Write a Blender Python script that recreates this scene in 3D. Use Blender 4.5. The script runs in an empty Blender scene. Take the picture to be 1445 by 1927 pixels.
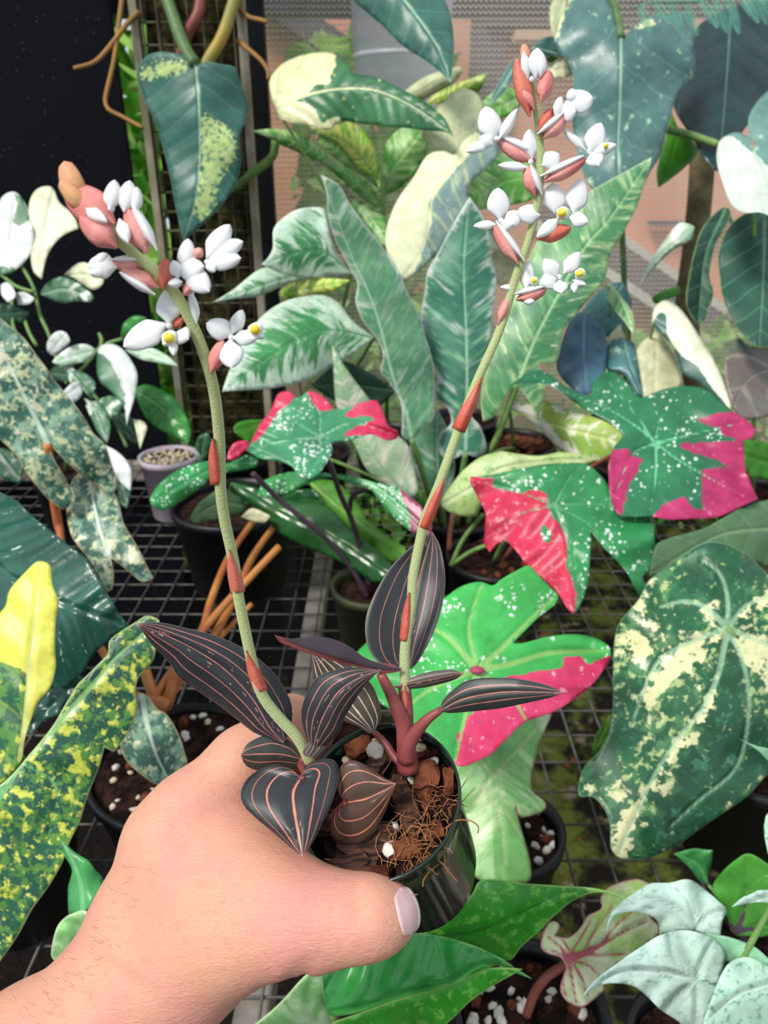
import bpy, math, random
import numpy as np
from mathutils import Vector, Matrix
from mathutils.geometry import delaunay_2d_cdt

random.seed(7); RNG = np.random.default_rng(7)
SC = bpy.context.scene
COL = SC.collection

# ------------------------------------------------------------------ camera, sky, sun, exposure
FPX = 1400.0; PITCH = math.radians(25.0)
CAM = np.array([0.0, 0.0, 0.60])
cd = bpy.data.cameras.new('camera'); cam = bpy.data.objects.new('camera', cd); COL.objects.link(cam)
cam.location = CAM; cam.rotation_euler = (math.pi / 2 - PITCH, 0, 0)
cd.sensor_fit = 'VERTICAL'; cd.sensor_height = 36.0; cd.lens = FPX / 1927 * 36.0
cd.clip_start = 0.02; cd.clip_end = 60
cd.dof.use_dof = True; cd.dof.focus_distance = 0.262; cd.dof.aperture_fstop = 19.0
SC.camera = cam

W = bpy.data.worlds.new('sky'); SC.world = W; W.use_nodes = True
wn = W.node_tree.nodes; wl = W.node_tree.links; wn.clear()
wo = wn.new('ShaderNodeOutputWorld'); wb = wn.new('ShaderNodeBackground')
wb.inputs['Color'].default_value = (0.86, 0.94, 1.0, 1); wb.inputs['Strength'].default_value = 0.80
wl.new(wb.outputs[0], wo.inputs[0])
sd = bpy.data.lights.new('sun', 'SUN'); sun = bpy.data.objects.new('sun', sd); COL.objects.link(sun)
sd.energy = 3.2; sd.angle = math.radians(14); sd.color = (1.0, 0.95, 0.87)
sun.rotation_euler = (math.radians(25), math.radians(-31), 0); sun.location = (0, 0, 5)

SC.view_settings.view_transform = 'Standard'; SC.view_settings.look = 'None'
SC.view_settings.gamma = 1.0; SC.view_settings.use_curve_mapping = False
SC.view_settings.exposure = 0.0
SC.cycles.max_bounces = 8; SC.cycles.transparent_max_bounces = 16

# ------------------------------------------------------------------ geometry helpers
SP, CP = math.sin(PITCH), math.cos(PITCH)
RIGHT = np.array([1.0, 0, 0]); UP = np.array([0, SP, CP]); FWD = np.array([0, CP, -SP])

def ray(px, py):
    px = np.asarray(px, float); py = np.asarray(py, float)
    return FWD + ((px - 722.5) / FPX)[..., None] * RIGHT + ((963.5 - py) / FPX)[..., None] * UP

def P(px, py, d):
    """world point seen in direction (px, py) at depth d metres along the view axis"""
    return CAM + np.asarray(d, float)[..., None] * ray(px, py)

def on_z(px, py, z):
    r = ray(px, py); return CAM + r * ((z - CAM[2]) / r[2])

ZO = {0: (0, 0), 1: (0, 0), 2: (480, 0), 3: (905, 0), 4: (0, 460), 5: (400, 460), 6: (905, 460),
      7: (0, 900), 8: (400, 900), 9: (905, 900), 10: (0, 1387), 11: (400, 1387), 12: (905, 1387)}

def T(k, s):
    """sheet k of measured outline points 'x,y x,y ...' -> array"""
    if not isinstance(s, str): return np.asarray(s, float)
    a = np.array([[float(q) for q in p.split(',')] for p in s.split()])
    if k: a = a * 0.3737 + np.array(ZO[k], float)
    return a

def cr(p, step, closed=False):
    p = np.asarray(p, float); n = len(p)
    if n < 3 and not closed:
        m = max(2, int(np.hypot(*(p[-1] - p[0])[:2]) / step) + 1)
        return p[0] + (p[-1] - p[0]) * np.linspace(0, 1, m)[:, None]
    if closed: nxt = np.roll(p, -1, 0); prv = np.roll(p, 1, 0)
    else:
        nxt = np.vstack([p[1:], 2 * p[-1] - p[-2]]); prv = np.vstack([2 * p[0] - p[1], p[:-1]])
    tan = (nxt - prv) / 2
    a = p - prv; b = nxt - p
    la = np.linalg.norm(a, axis=1) + 1e-9; lb = np.linalg.norm(b, axis=1) + 1e-9
    cs = (a * b).sum(1) / (la * lb)
    tan[cs < 0.15] = 0
    out = []
    m = n if closed else n - 1
    for i in range(m):
        j = (i + 1) % n
        L = np.linalg.norm(p[j] - p[i]); k = max(1, int(round(L / step)))
        ti = tan[i] * min(1, L / (np.linalg.norm(tan[i]) + 1e-9) ) ; tj = tan[j] * min(1, L / (np.linalg.norm(tan[j]) + 1e-9))
        t = (np.arange(k) / k)[:, None]
        out.append((2*t**3-3*t**2+1)*p[i] + (t**3-2*t**2+t)*ti + (-2*t**3+3*t**2)*p[j] + (t**3-t**2)*tj)
    if not closed: out.append(p[-1:])
    return np.vstack(out)

def resamp(p, n):
    p = np.asarray(p, float)
    s = np.r_[0, np.cumsum(np.linalg.norm(np.diff(p, axis=0), axis=1))]
    u = np.linspace(0, s[-1], n)
    return np.stack([np.interp(u, s, p[:, k]) for k in range(p.shape[1])], 1)

def segdist(q, a, b):
    """distance of points q to segments a-b -> (dist, index, t)"""
    d = b - a; L2 = (d * d).sum(1) + 1e-9
    t = ((q[:, None, :] - a[None]) * d[None]).sum(2) / L2[None]
    t = np.clip(t, 0, 1)
    c = a[None] + t[..., None] * d[None]
    D = np.linalg.norm(q[:, None, :] - c, axis=2)
    i = D.argmin(1); r = np.arange(len(q))
    return D[r, i], i, t[r, i]

def inside(q, poly):
    x, y = q[:, 0:1], q[:, 1:2]; a = poly; b = np.roll(poly, -1, 0)
    c = ((a[:, 1] > y) != (b[:, 1] > y)) & (x < (b[:, 0] - a[:, 0]) * (y - a[:, 1]) / (b[:, 1] - a[:, 1] + 1e-12) + a[:, 0])
    return c.sum(1) % 2 == 1

def sdf(q, poly):
    d, _, _ = segdist(q, poly, np.roll(poly, -1, 0))
    return np.where(inside(q, poly), d, -d)

LOC = {}
def set_tag(o, label, cat, group=None, kind=None):
    if label: o['label'] = label
    if cat: o['category'] = cat
    if group: o['group'] = group
    if kind: o['kind'] = kind
    return o

def thing(name, label, cat, loc, group=None):
    o = bpy.data.objects.new(name, None); COL.objects.link(o)
    o.empty_display_size = 0.02; o.location = loc; LOC[o.name] = np.array(loc, float)
    return set_tag(o, label, cat, group)

def mesh_obj(name, v, f, mats, parent=None, midx=None, smooth=True, attrs=None, label=None, origin=None):
    v = np.asarray(v, float)
    lo = LOC[parent.name] if parent is not None else (np.array(origin, float) if origin is not None else np.zeros(3))
    me = bpy.data.meshes.new(name)
    me.from_pydata((v - lo).tolist(), [], [list(map(int, q)) for q in f])
    if not isinstance(mats, (list, tuple)): mats = [mats]
    for m in mats: me.materials.append(m)
    if midx is not None: me.polygons.foreach_set('material_index', np.asarray(midx, np.int32))
    if smooth: me.polygons.foreach_set('use_smooth', np.ones(len(me.polygons), bool))
    for k, a in (attrs or {}).items():
        a = np.asarray(a, np.float32)
        if a.ndim == 2:
            at = me.attributes.new(k, 'FLOAT_VECTOR', 'POINT'); at.data.foreach_set('vector', a.ravel())
        else:
            at = me.attributes.new(k, 'FLOAT', 'POINT'); at.data.foreach_set('value', a)
    me.update()
    o = bpy.data.objects.new(name, me); COL.objects.link(o)
    if parent is not None: o.parent = parent
    else: o.location = lo
    LOC[o.name] = lo
    if label: o['label'] = label
    return o

def shell(v, tri, th):
    """give a sheet (verts, oriented faces) a thickness; returns verts, faces, material index (0 front, 1 back)"""
    v = np.asarray(v); n = len(v); nrm = np.zeros_like(v)
    for q in tri:
        a, b, c = v[q[0]], v[q[1]], v[q[2]]
        m = np.cross(b - a, c - a)
        for i in q: nrm[i] += m
    nrm /= np.linalg.norm(nrm, axis=1)[:, None] + 1e-12
    vb = v - nrm * th
    F = [list(q) for q in tri]; idx = [0] * len(F)
    cnt = {}
    for q in tri:
        for i in range(len(q)):
            a, b = q[i], q[(i + 1) % len(q)]
            cnt[(a, b)] = cnt.get((a, b), 0) + 1
    for q in tri: F.append([x + n for x in reversed(q)]); idx.append(1)
    for (a, b) in cnt:
        if (b, a) not in cnt: F.append([b, a, a + n, b + n]); idx.append(0)
    return np.vstack([v, vb]), F, idx

SEED = [0.0]
def polyleaf(parent, mat, out, mid, d0, d1, fold=0.0, tilt=0.0, arch=0.0, wave=0.004, step=7.0, th=0.0007,
             pa=None, pan=None, pb=None, veins=None, pillow=0.0, pspc=0.02, name='leaf', label=None, k=0, freq=2.5, crease=0.0):
    """a leaf blade of traced outline, bent in depth along and across its midrib"""
    out = cr(T(k, out) if isinstance(out, str) else out, step, True)
    mid = cr(T(k, mid) if isinstance(mid, str) else mid, step)
    lo, hi = out.min(0), out.max(0)
    gx = np.arange(lo[0], hi[0], step); gy = np.arange(lo[1], hi[1], step * 0.87)
    G = np.array([(x + (j % 2) * step / 2, y) for j, y in enumerate(gy) for x in gx])
    G = G[sdf(G, out) > step * 0.55]
    if len(G):
        dm, _, _ = segdist(G, mid[:-1], mid[1:]); G = G[dm > step * 0.5]
    mi = mid[sdf(mid, out) > step * 0.5]
    pts = np.vstack([out, mi, G]) if len(mi) else np.vstack([out, G])
    n = len(out)
    res = delaunay_2d_cdt([Vector(p) for p in pts], [(i, (i + 1) % n) for i in range(n)], [], 1, 1e-4)
    q = np.array([[p.x, p.y] for p in res[0]]); tri = [list(t) for t in res[2]]
    # keep only triangles whose centre is inside
    cen = np.array([q[t].mean(0) for t in tri]); ok = inside(cen, out)
    tri = [t for t, o in zip(tri, ok) if o]
    used = np.unique(np.concatenate([np.array(t) for t in tri])); rm = -np.ones(len(q), int); rm[used] = np.arange(len(used))
    q = q[used]; tri = [[int(rm[i]) for i in t] for t in tri]
    # midrib coordinates
    D, i, t = segdist(q, mid[:-1], mid[1:])
    sl = np.linalg.norm(np.diff(mid, axis=0), axis=1); cum = np.r_[0, np.cumsum(sl)]
    along = cum[i] + t * sl[i]
    dv = mid[i + 1] - mid[i]; cz = dv[:, 0] * (q[:, 1] - mid[i][:, 1]) - dv[:, 1] * (q[:, 0] - mid[i][:, 0])
    xs = np.where(cz >= 0, 1, -1) * D
    ch = mid[-1] - mid[0]; a = ((q - mid[0]) @ ch) / (ch @ ch)
    a = np.clip(a, -0.8, 1.3)
    Wd = max(20.0, np.abs(xs).max()); s = xs / Wd
    sc = (d0 + d1) / 2 / FPX
    SEED[0] += 0.731; ph = SEED[0] * 5.1
    dep = d0 + (d1 - d0) * a + tilt * s + fold * np.abs(s) ** 1.4 - arch * 4 * a * (1 - a)
    dep += wave * np.sin(a * freq * 2 * math.pi + ph + (s > 0) * 1.7) * np.abs(s) ** 1.6
    dep += wave * 0.5 * np.sin(q[:, 0] * sc * 55 + ph) * np.sin(q[:, 1] * sc * 48 + ph * 2)
    if pillow: dep += pillow * np.cos(2 * math.pi * (along - np.abs(xs) * 0.7) * sc / pspc) * np.clip(np.abs(xs) * sc / 0.008, 0, 1)
    dep += crease * np.exp(-(xs * sc / 0.006) ** 2)
    v = P(q[:, 0], q[:, 1], dep)
    # orientation towards the viewer
    A = 0.0
    for tt in tri[:40]:
        m = np.cross(v[tt[1]] - v[tt[0]], v[tt[2]] - v[tt[0]]); A += m @ (CAM - v[tt[0]])
    if A < 0: tri = [t[::-1] for t in tri]
    nn = len(v)
    seed = (SEED[0] * 3.77) % 40
    lc = np.stack([(q[:, 0] - mid[0][0]) * sc + seed, -(q[:, 1] - mid[0][1]) * sc + seed * .37, np.full(nn, seed)], 1)
    ed = sdf(q, out)
    uv = np.stack([xs * sc, along * sc, np.maximum(ed, 0) * sc], 1)
    at = {'lc': lc, 'uv3': uv, 'al': np.clip(a, 0, 1)}
    pav = np.full(nn, -1.0)
    for pp in (pa or []):
        pav = np.maximum(pav, sdf(q, cr(T(k, pp), step, True)) * sc)
    for pp in (pan or []):
        pav = np.minimum(pav, -sdf(q, cr(T(k, pp), step, True)) * sc)
    at['pa'] = pav
    pbv = np.full(nn, -1.0)
    for pp in (pb or []): pbv = np.maximum(pbv, sdf(q, cr(T(k, pp), step, True)) * sc)
    at['pb'] = pbv
    vd = np.full(nn, 1.0)
    for (w0, w1, pl) in (veins or []):
        pl = cr(T(k, pl), step); dd, ii, tt = segdist(q, pl[:-1], pl[1:])
        f = (ii + tt) / (len(pl) - 1)
        vd = np.minimum(vd, dd * sc - (w0 + (w1 - w0) * f))
    at['vd'] = vd
    v2, F, idx = shell(v, tri, th)
    at = {kk: np.concatenate([x, x]) for kk, x in at.items()}
    mats = mat if isinstance(mat, (list, tuple)) else [mat, mat]
    return mesh_obj(name, v2, F, list(mats), parent, idx, attrs=at, label=label)

def ruled(parent, mat, Lp, Mp, Rp, dm, fold=0.003, tilt=0.0, ny=30, nx=8, th=0.0006, name='leaf', label=None, power=1.5, crease=0.0):
    """a leaf built as strips from midrib to both edges; dm = depth list base..tip"""
    M = resamp(cr(Mp, 4), 120)
    def edge(E):
        E = resamp(cr(np.vstack([Mp[0], E, Mp[-1]]), 4), ny + 1)
        ch = Mp[-1] - Mp[0]; pr = ((E - Mp[0]) @ ch) / (ch @ ch)
        tt = np.linspace(0, 1, ny + 1)
        g = np.maximum.accumulate(np.clip(0.75 * pr + 0.25 * tt, 0, 1)); g[0] = 0; g[-1] = 1
        return E, np.stack([np.interp(g, np.linspace(0, 1, 120), M[:, c]) for c in (0, 1)], 1), g
    EL, ML, gl = edge(Lp); ER, MR, gr = edge(Rp)
    v = []; uv = []; d_of = lambda g: np.interp(g, np.linspace(0, 1, len(dm)), dm)
    sc = float(np.mean(dm)) / FPX
    Ltot = np.linalg.norm(np.diff(M, axis=0), axis=1).sum() * sc
    for r in range(ny + 1):
        for c in range(-nx, nx + 1):
            s = c / nx; E, Mx, g = (EL, ML, gl) if s < 0 else (ER, MR, gr)
            p = Mx[r] + (E[r] - Mx[r]) * abs(s)
            w = np.linalg.norm(E[r] - Mx[r])
            gg = g[r] if s != 0 else (gl[r] + gr[r]) / 2
            if s == 0: p = (ML[r] + MR[r]) / 2
            wf = min(1.0, w / 40.0)
            dep = d_of(gg) + (fold * abs(s) ** power + tilt * s) * wf + crease * wf * math.exp(-(s / 0.15) ** 2)
            v.append(P(p[0], p[1], dep)); uv.append((s, gg * Ltot, w * sc))
    v = np.array(v); k = 2 * nx + 1
    F = [[r * k + c, r * k + c + 1, (r + 1) * k + c + 1, (r + 1) * k + c] for r in range(ny) for c in range(k - 1)]
    A = 0
    for tt in F[len(F) // 3: len(F) // 3 + 60]:
        m = np.cross(v[tt[1]] - v[tt[0]], v[tt[2]] - v[tt[0]]); A += m @ (CAM - v[tt[0]])
    if A < 0: F = [q[::-1] for q in F]
    SEED[0] += 0.731; seed = (SEED[0] * 3.77) % 40
    uv = np.array(uv); lc = np.stack([uv[:, 0] * uv[:, 2] + seed, uv[:, 1] + seed, np.full(len(v), seed)], 1)
    v2, F2, idx = shell(v, F, th)
    at = {'lc': np.vstack([lc, lc]), 'uv3': np.vstack([uv, uv])}
    mats = mat if isinstance(mat, (list, tuple)) else [mat, mat]
    return mesh_obj(name, v2, F2, list(mats), parent, idx, attrs=at, label=label)

def tube_geo(p, r, segs=8, off=0, caps=True):
    p = np.asarray(p, float); n = len(p); r = np.broadcast_to(np.asarray(r, float), (n,))
    t = np.gradient(p, axis=0); t /= np.linalg.norm(t, axis=1)[:, None] + 1e-12
    u = np.cross(t[0], [0.3, 0.5, 0.81]); u /= np.linalg.norm(u)
    v = []; f = []
    for i in range(n):
        u = u - t[i] * (u @ t[i]); u /= np.linalg.norm(u) + 1e-12; w = np.cross(t[i], u)
        for s in range(segs):
            a = 2 * math.pi * s / segs
            v.append(p[i] + r[i] * (math.cos(a) * u + math.sin(a) * w))
    for i in range(n - 1):
        for s in range(segs):
            a = i * segs + s; b = i * segs + (s + 1) % segs
            f.append([off + a, off + b, off + b + segs, off + a + segs])
    if caps:
        f.append([off + s for s in reversed(range(segs))]); f.append([off + (n - 1) * segs + s for s in range(segs)])
    return v, f

def lcattrs(v):
    v = np.asarray(v); return {'lc': v.copy()}

def tube(parent, mat, pts, r, name='stem', segs=8, label=None, origin=None):
    v, f = tube_geo(pts, r, segs)
    return mesh_obj(name, v, f, mat, parent, label=label, origin=origin)

def ptube(parent, mat, k, s, dd, r, name='petiole', segs=8, step=8, label=None):
    """tube along a measured curve: dd depth list, r radius or (r0, r1) in metres"""
    p = cr(T(k, s), step) if isinstance(s, str) else cr(s, step)
    n = len(p); u = np.linspace(0, 1, n)
    d = np.interp(u, np.linspace(0, 1, len(dd)), dd)
    rr = np.interp(u, np.linspace(0, 1, len(r)), r) if isinstance(r, (list, tuple)) else r
    return tube(parent, mat, P(p[:, 0], p[:, 1], d), rr, name, segs, label)

def curve3(a, b, up=0.0, n=10, mid=None):
    a, b = np.array(a, float), np.array(b, float)
    m = (a + b) / 2 + np.array([0, 0, up]) if mid is None else np.array(mid, float)
    t = np.linspace(0, 1, n)[:, None]
    return (1 - t) ** 2 * a + 2 * t * (1 - t) * m + t * t * b

def box_geo(c, s, rot=None, off=0):
    c = np.array(c, float); s = np.array(s, float) / 2
    v = np.array([[x, y, z] for x in (-1, 1) for y in (-1, 1) for z in (-1, 1)]) * s
    if rot is not None: v = v @ np.array(rot).T
    f = [[0, 1, 3, 2], [4, 6, 7, 5], [0, 4, 5, 1], [2, 3, 7, 6], [0, 2, 6, 4], [1, 5, 7, 3]]
    return (v + c), [[off + i for i in q] for q in f]

def box(name, c, s, mat, parent=None, rot=None, label=None, smooth=False):
    v, f = box_geo(c, s, rot)
    return mesh_obj(name, v, f, mat, parent, smooth=smooth, label=label, origin=None if parent else c)

def lathe_geo(prof, segs=40, M=None, off=0):
    v = []; f = []
    for (r, z) in prof:
        for s in range(segs):
            a = 2 * math.pi * s / segs; v.append((r * math.cos(a), r * math.sin(a), z))
    for i in range(len(prof) - 1):
        for s in range(segs):
            a = i * segs + s; b = i * segs + (s + 1) % segs
            f.append([off + a, off + b, off + b + segs, off + a + segs])
    v = np.array(v)
    if M is not None: v = v @ M[:3, :3].T + M[:3, 3]
    return v, f

def blob(parent, mat, c, r, name, seed=0, squash=(1, 1, 1), rough=0.25, R=None, label=None, sub=2):
    import bmesh
    bm = bmesh.new(); bmesh.ops.create_icosphere(bm, subdivisions=sub, radius=1.0)
    v = np.array([x.co[:] for x in bm.verts]); f = [[q.index for q in p.verts] for p in bm.faces]; bm.free()
    rg = np.random.default_rng(seed)
    k = rg.normal(size=(5, 3)) * 1.8; ph = rg.uniform(0, 6.28, 5)
    disp = 1 + rough * np.sin(v @ k.T + ph).mean(1) * 1.6
    v = v * disp[:, None] * np.array(squash) * r
    if R is not None: v = v @ np.array(R).T
    return mesh_obj(name, v + np.array(c), f, mat, parent, label=label)

def rand_rot(rg):
    q = rg.normal(size=4); q /= np.linalg.norm(q); w, x, y, z = q
    return np.array([[1-2*(y*y+z*z), 2*(x*y-z*w), 2*(x*z+y*w)], [2*(x*y+z*w), 1-2*(x*x+z*z), 2*(y*z-x*w)], [2*(x*z-y*w), 2*(y*z+x*w), 1-2*(x*x+y*y)]])
# ------------------------------------------------------------------ materials
def C(h):
    h = h.lstrip('#'); c = [int(h[i:i + 2], 16) / 255 for i in (0, 2, 4)]
    return tuple(x / 12.92 if x <= 0.04045 else ((x + 0.055) / 1.055) ** 2.4 for x in c) + (1.0,)

class G:
    def __init__(s, name):
        s.m = bpy.data.materials.new(name); s.m.use_nodes = True; s.nt = s.m.node_tree; s.nt.nodes.clear()
        s.out = s.nt.nodes.new('ShaderNodeOutputMaterial')
    def put(s, sock, v):
        if v is None: return
        if isinstance(v, bpy.types.NodeSocket): s.nt.links.new(v, sock)
        else:
            try: sock.default_value = v
            except Exception: sock.default_value = tuple(v)[:3] if hasattr(v, '__len__') else (v, v, v)
    def node(s, t, **kw):
        n = s.nt.nodes.new(t)
        for k, v in kw.items(): setattr(n, k, v)
        return n
    def math(s, op, a, b=None, c=None, clamp=False):
        n = s.node('ShaderNodeMath', operation=op, use_clamp=clamp)
        s.put(n.inputs[0], a); s.put(n.inputs[1], b)
        if c is not None: s.put(n.inputs[2], c)
        return n.outputs[0]
    def mix(s, f, a, b):
        n = s.node('ShaderNodeMix', data_type='RGBA'); s.put(n.inputs[0], f); s.put(n.inputs[6], a); s.put(n.inputs[7], b)
        return n.outputs[2]
    def attr(s, name, vec=True):
        n = s.node('ShaderNodeAttribute', attribute_name=name); return n.outputs['Vector'] if vec else n.outputs['Fac']
    def sep(s, v):
        n = s.node('ShaderNodeSeparateXYZ'); s.put(n.inputs[0], v); return n.outputs
    def comb(s, x, y, z):
        n = s.node('ShaderNodeCombineXYZ'); s.put(n.inputs[0], x); s.put(n.inputs[1], y); s.put(n.inputs[2], z); return n.outputs[0]
    def noise(s, v, scale, detail=4, rough=0.55, dist=0.0):
        n = s.node('ShaderNodeTexNoise'); s.put(n.inputs['Vector'], v); n.inputs['Scale'].default_value = scale
        n.inputs['Detail'].default_value = detail; n.inputs['Roughness'].default_value = rough; n.inputs['Distortion'].default_value = dist
        return n.outputs[0]
    def vor(s, v, scale, feature='F1'):
        n = s.node('ShaderNodeTexVoronoi', feature=feature); s.put(n.inputs['Vector'], v); n.inputs['Scale'].default_value = scale
        return n.outputs
    def ss(s, x, lo, hi):
        n = s.node('ShaderNodeMapRange', interpolation_type='SMOOTHSTEP'); s.put(n.inputs[0], x)
        n.inputs[1].default_value = lo; n.inputs[2].default_value = hi; n.inputs[3].default_value = 0; n.inputs[4].default_value = 1
        return n.outputs[0]
    def bump(s, h, strength=0.4, dist=0.001):
        n = s.node('ShaderNodeBump'); s.put(n.inputs['Height'], h); n.inputs['Strength'].default_value = strength
        n.inputs['Distance'].default_value = dist; return n.outputs[0]
    def bsdf(s, col, rough=0.5, nrm=None, spec=0.5, coat=0.0, sss=0.0, trans=0.0, tcol=None):
        n = s.node('ShaderNodeBsdfPrincipled'); s.put(n.inputs['Base Color'], col); s.put(n.inputs['Roughness'], rough)
        n.inputs['Specular IOR Level'].default_value = spec; n.inputs['Coat Weight'].default_value = coat; n.inputs['Coat Roughness'].default_value = 0.15
        if sss:
            n.inputs['Subsurface Weight'].default_value = sss; n.inputs['Subsurface Scale'].default_value = 0.004
            n.inputs['Subsurface Radius'].default_value = (1.0, 0.35, 0.2)
        if nrm is not None: s.put(n.inputs['Normal'], nrm)
        o = n.outputs[0]
        if trans:
            t = s.node('ShaderNodeBsdfTranslucent'); s.put(t.inputs[0], tcol if tcol is not None else col)
            mx = s.node('ShaderNodeMixShader'); s.put(mx.inputs[0], trans); s.put(mx.inputs[1], o); s.put(mx.inputs[2], t.outputs[0]); o = mx.outputs[0]
        return o
    def done(s, sh):
        s.nt.links.new(sh, s.out.inputs[0]); return s.m

LEAFM = {}
def leaf_mat(name, base, base2=None, var=(), patch=None, pjag=0.012, pscale=70, spots=None, mid=None, midw=0.0012, lat=None,
             vein=None, edge=None, rough=0.42, spec=0.5, coat=0.0, trans=0.0, bump=0.5, stripes=None, dashes=None, pvar=None, tone=14, vsoft=0.0006, vop=0.9, patch2=None):
    g = G(name); lc = g.attr('lc'); uv = g.attr('uv3'); u = g.sep(uv); xs, ys, ed = u[0], u[1], u[2]
    ax = g.math('ABSOLUTE', xs)
    w = g.math('SUBTRACT', ys, g.math('MULTIPLY', ax, 0.75))
    seed = g.sep(lc)[2]
    stv = lambda sc, st: g.comb(g.math('ADD', g.math('MULTIPLY', xs, sc * st), seed), g.math('MULTIPLY', w, sc), seed)
    n0 = g.noise(lc, tone, 3)
    col = g.mix(g.ss(n0, 0.35, 0.65), C(base), C(base2 or base))
    def apply_var(col, lst):
        for (c, sc, thr, soft, st, *eb) in lst:
            if st: nz = g.noise(stv(sc, st), 1.0, 6, 0.65, 0.3)
            else: nz = g.noise(lc, sc, 8, 0.66, 0.2)
            if eb: nz = g.math('ADD', nz, g.math('MULTIPLY', g.math('SUBTRACT', 1.0, g.ss(ed, 0.0, eb[1])), eb[0]))
            col = g.mix(g.ss(nz, thr, thr + soft), col, C(c))
        return col
    col = apply_var(col, var)
    if spots:
        for (c, sc, size, dens, blotch) in spots:
            jig = g.node('ShaderNodeVectorMath', operation='ADD'); g.put(jig.inputs[0], lc)
            nn = g.node('ShaderNodeTexNoise'); g.put(nn.inputs[0], lc); nn.inputs['Scale'].default_value = sc * 1.6
            sc2 = g.node('ShaderNodeVectorMath', operation='SCALE'); g.put(sc2.inputs[0], nn.outputs['Color']); sc2.inputs['Scale'].default_value = 0.9 / sc
            g.put(jig.inputs[1], sc2.outputs[0])
            vo = g.vor(jig.outputs[0], sc); d = vo[0]; rc = g.sep(vo[1])
            sz = g.math('MULTIPLY', g.math('ADD', rc[0], 0.4), size)
            m = g.math('LESS_THAN', d, sz)
            m = g.math('MULTIPLY', m, g.math('GREATER_THAN', rc[1], 1 - dens))
            m = g.math('MULTIPLY', m, g.ss(g.noise(lc, 28, 2), blotch, blotch + 0.06))
            col = g.mix(g.math('MULTIPLY', m, 0.9), col, C(c))
    if patch2:
        m = g.ss(g.math('ADD', g.attr('pb', False), g.math('MULTIPLY', g.math('SUBTRACT', g.noise(lc, 90, 6, 0.65), 0.5), 0.05)), -0.003, 0.003)
        col = g.mix(m, col, apply_var(g.mix(g.ss(g.noise(lc, 60, 4), 0.4, 0.6), C(patch2[0]), C(patch2[1])), patch2[2]))
    if patch:
        pa = g.attr('pa', False)
        m = g.ss(g.math('ADD', pa, g.math('MULTIPLY', g.math('SUBTRACT', g.noise(lc, pscale, 6, 0.6), 0.5), pjag)), -0.0006, 0.0006)
        pc = g.mix(g.ss(g.noise(lc, 40, 4), 0.35, 0.65), C(patch), C(pvar[0] if pvar else patch))
        if pvar and len(pvar) > 1: pc = apply_var(pc, pvar[1])
        col = g.mix(m, col, pc)
    h = g.math('MULTIPLY', g.noise(lc, 120, 3), 0.25)
    if lat:
        (c, spc, wd, stg) = lat
        pp = g.math('PINGPONG', g.math('ADD', w, g.math('MULTIPLY', g.noise(lc, 18, 2), spc * 0.5)), spc / 2)
        m = g.math('SUBTRACT', 1.0, g.ss(pp, wd * 0.3, wd))
        if c: col = g.mix(g.math('MULTIPLY', m, stg), col, C(c))
        h = g.math('ADD', h, g.math('MULTIPLY', g.ss(pp, 0.0, spc / 2), 1.2))
    if vein:
        vd = g.attr('vd', False)
        m = g.math('SUBTRACT', 1.0, g.ss(vd, 0.0, vsoft))
        col = g.mix(g.math('MULTIPLY', m, vop), col, C(vein))
        h = g.math('ADD', h, g.math('MULTIPLY', g.ss(vd, -0.001, 0.004), 1.5))
    if mid:
        al = g.attr('al', False)
        mw = g.math('MULTIPLY', g.math('SUBTRACT', 1.08, al), midw)
        m = g.math('SUBTRACT', 1.0, g.ss(g.math('SUBTRACT', ax, mw), -0.0001, 0.0004))
        col = g.mix(g.math('MULTIPLY', m, 0.85), col, C(mid))
    h = g.math('ADD', h, g.math('MULTIPLY', g.ss(ax, 0.0, 0.005), 1.2)) if not stripes else h
    if stripes:
        hw = ed
        for (u0, wd, c, stg) in stripes:
            dist = g.math('MULTIPLY', g.math('ABSOLUTE', g.math('SUBTRACT', xs, u0)), hw)
            wob = g.math('MULTIPLY', g.math('MULTIPLY', g.noise(lc, 260, 2), wd * 1.2), g.ss(hw, 0.0, 0.007))
            m = g.math('SUBTRACT', 1.0, g.ss(g.math('SUBTRACT', dist, wob), -wd * 0.1, wd * 0.5))
            col = g.mix(g.math('MULTIPLY', m, stg), col, C(c))
        if dashes:
            c, stg, uu = dashes
            for u0 in uu:
                dist = g.math('MULTIPLY', g.math('ABSOLUTE', g.math('SUBTRACT', xs, u0)), hw)
                dist = g.math('ADD', dist, g.math('MULTIPLY', g.math('SUBTRACT', g.noise(lc, 300, 2), 0.5), 0.0006))
                m = g.math('SUBTRACT', 1.0, g.ss(dist, 0.00005, 0.00022))
                m = g.math('MULTIPLY', m, g.ss(g.noise(g.comb(u0, g.math('MULTIPLY', ys, 3.0), seed), 120, 2), 0.60, 0.66))
                col = g.mix(g.math('MULTIPLY', m, stg), col, C(c))
    if edge:
        c, wd = edge
        if stripes:
            m = g.ss(g.math('MULTIPLY', g.math('SUBTRACT', 1.0, ax), ed), wd, 0.0)
            m = g.math('SUBTRACT', 1.0, g.ss(g.math('MULTIPLY', g.math('SUBTRACT', 1.0, ax), ed), 0.0, wd))
        else: m = g.math('SUBTRACT', 1.0, g.ss(ed, wd * 0.4, wd))
        col = g.mix(g.math('MULTIPLY', m, 0.8), col, C(c))
    mu = g.node('ShaderNodeMix', data_type='RGBA', blend_type='MULTIPLY'); mu.inputs[0].default_value = 1.0
    tv = g.math('ADD', g.math('MULTIPLY', g.ss(g.noise(lc, 45, 6, 0.7), 0.3, 0.7), 0.34), g.math('MULTIPLY', g.ss(g.noise(lc, 9, 2), 0.3, 0.7), 0.22))
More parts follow.
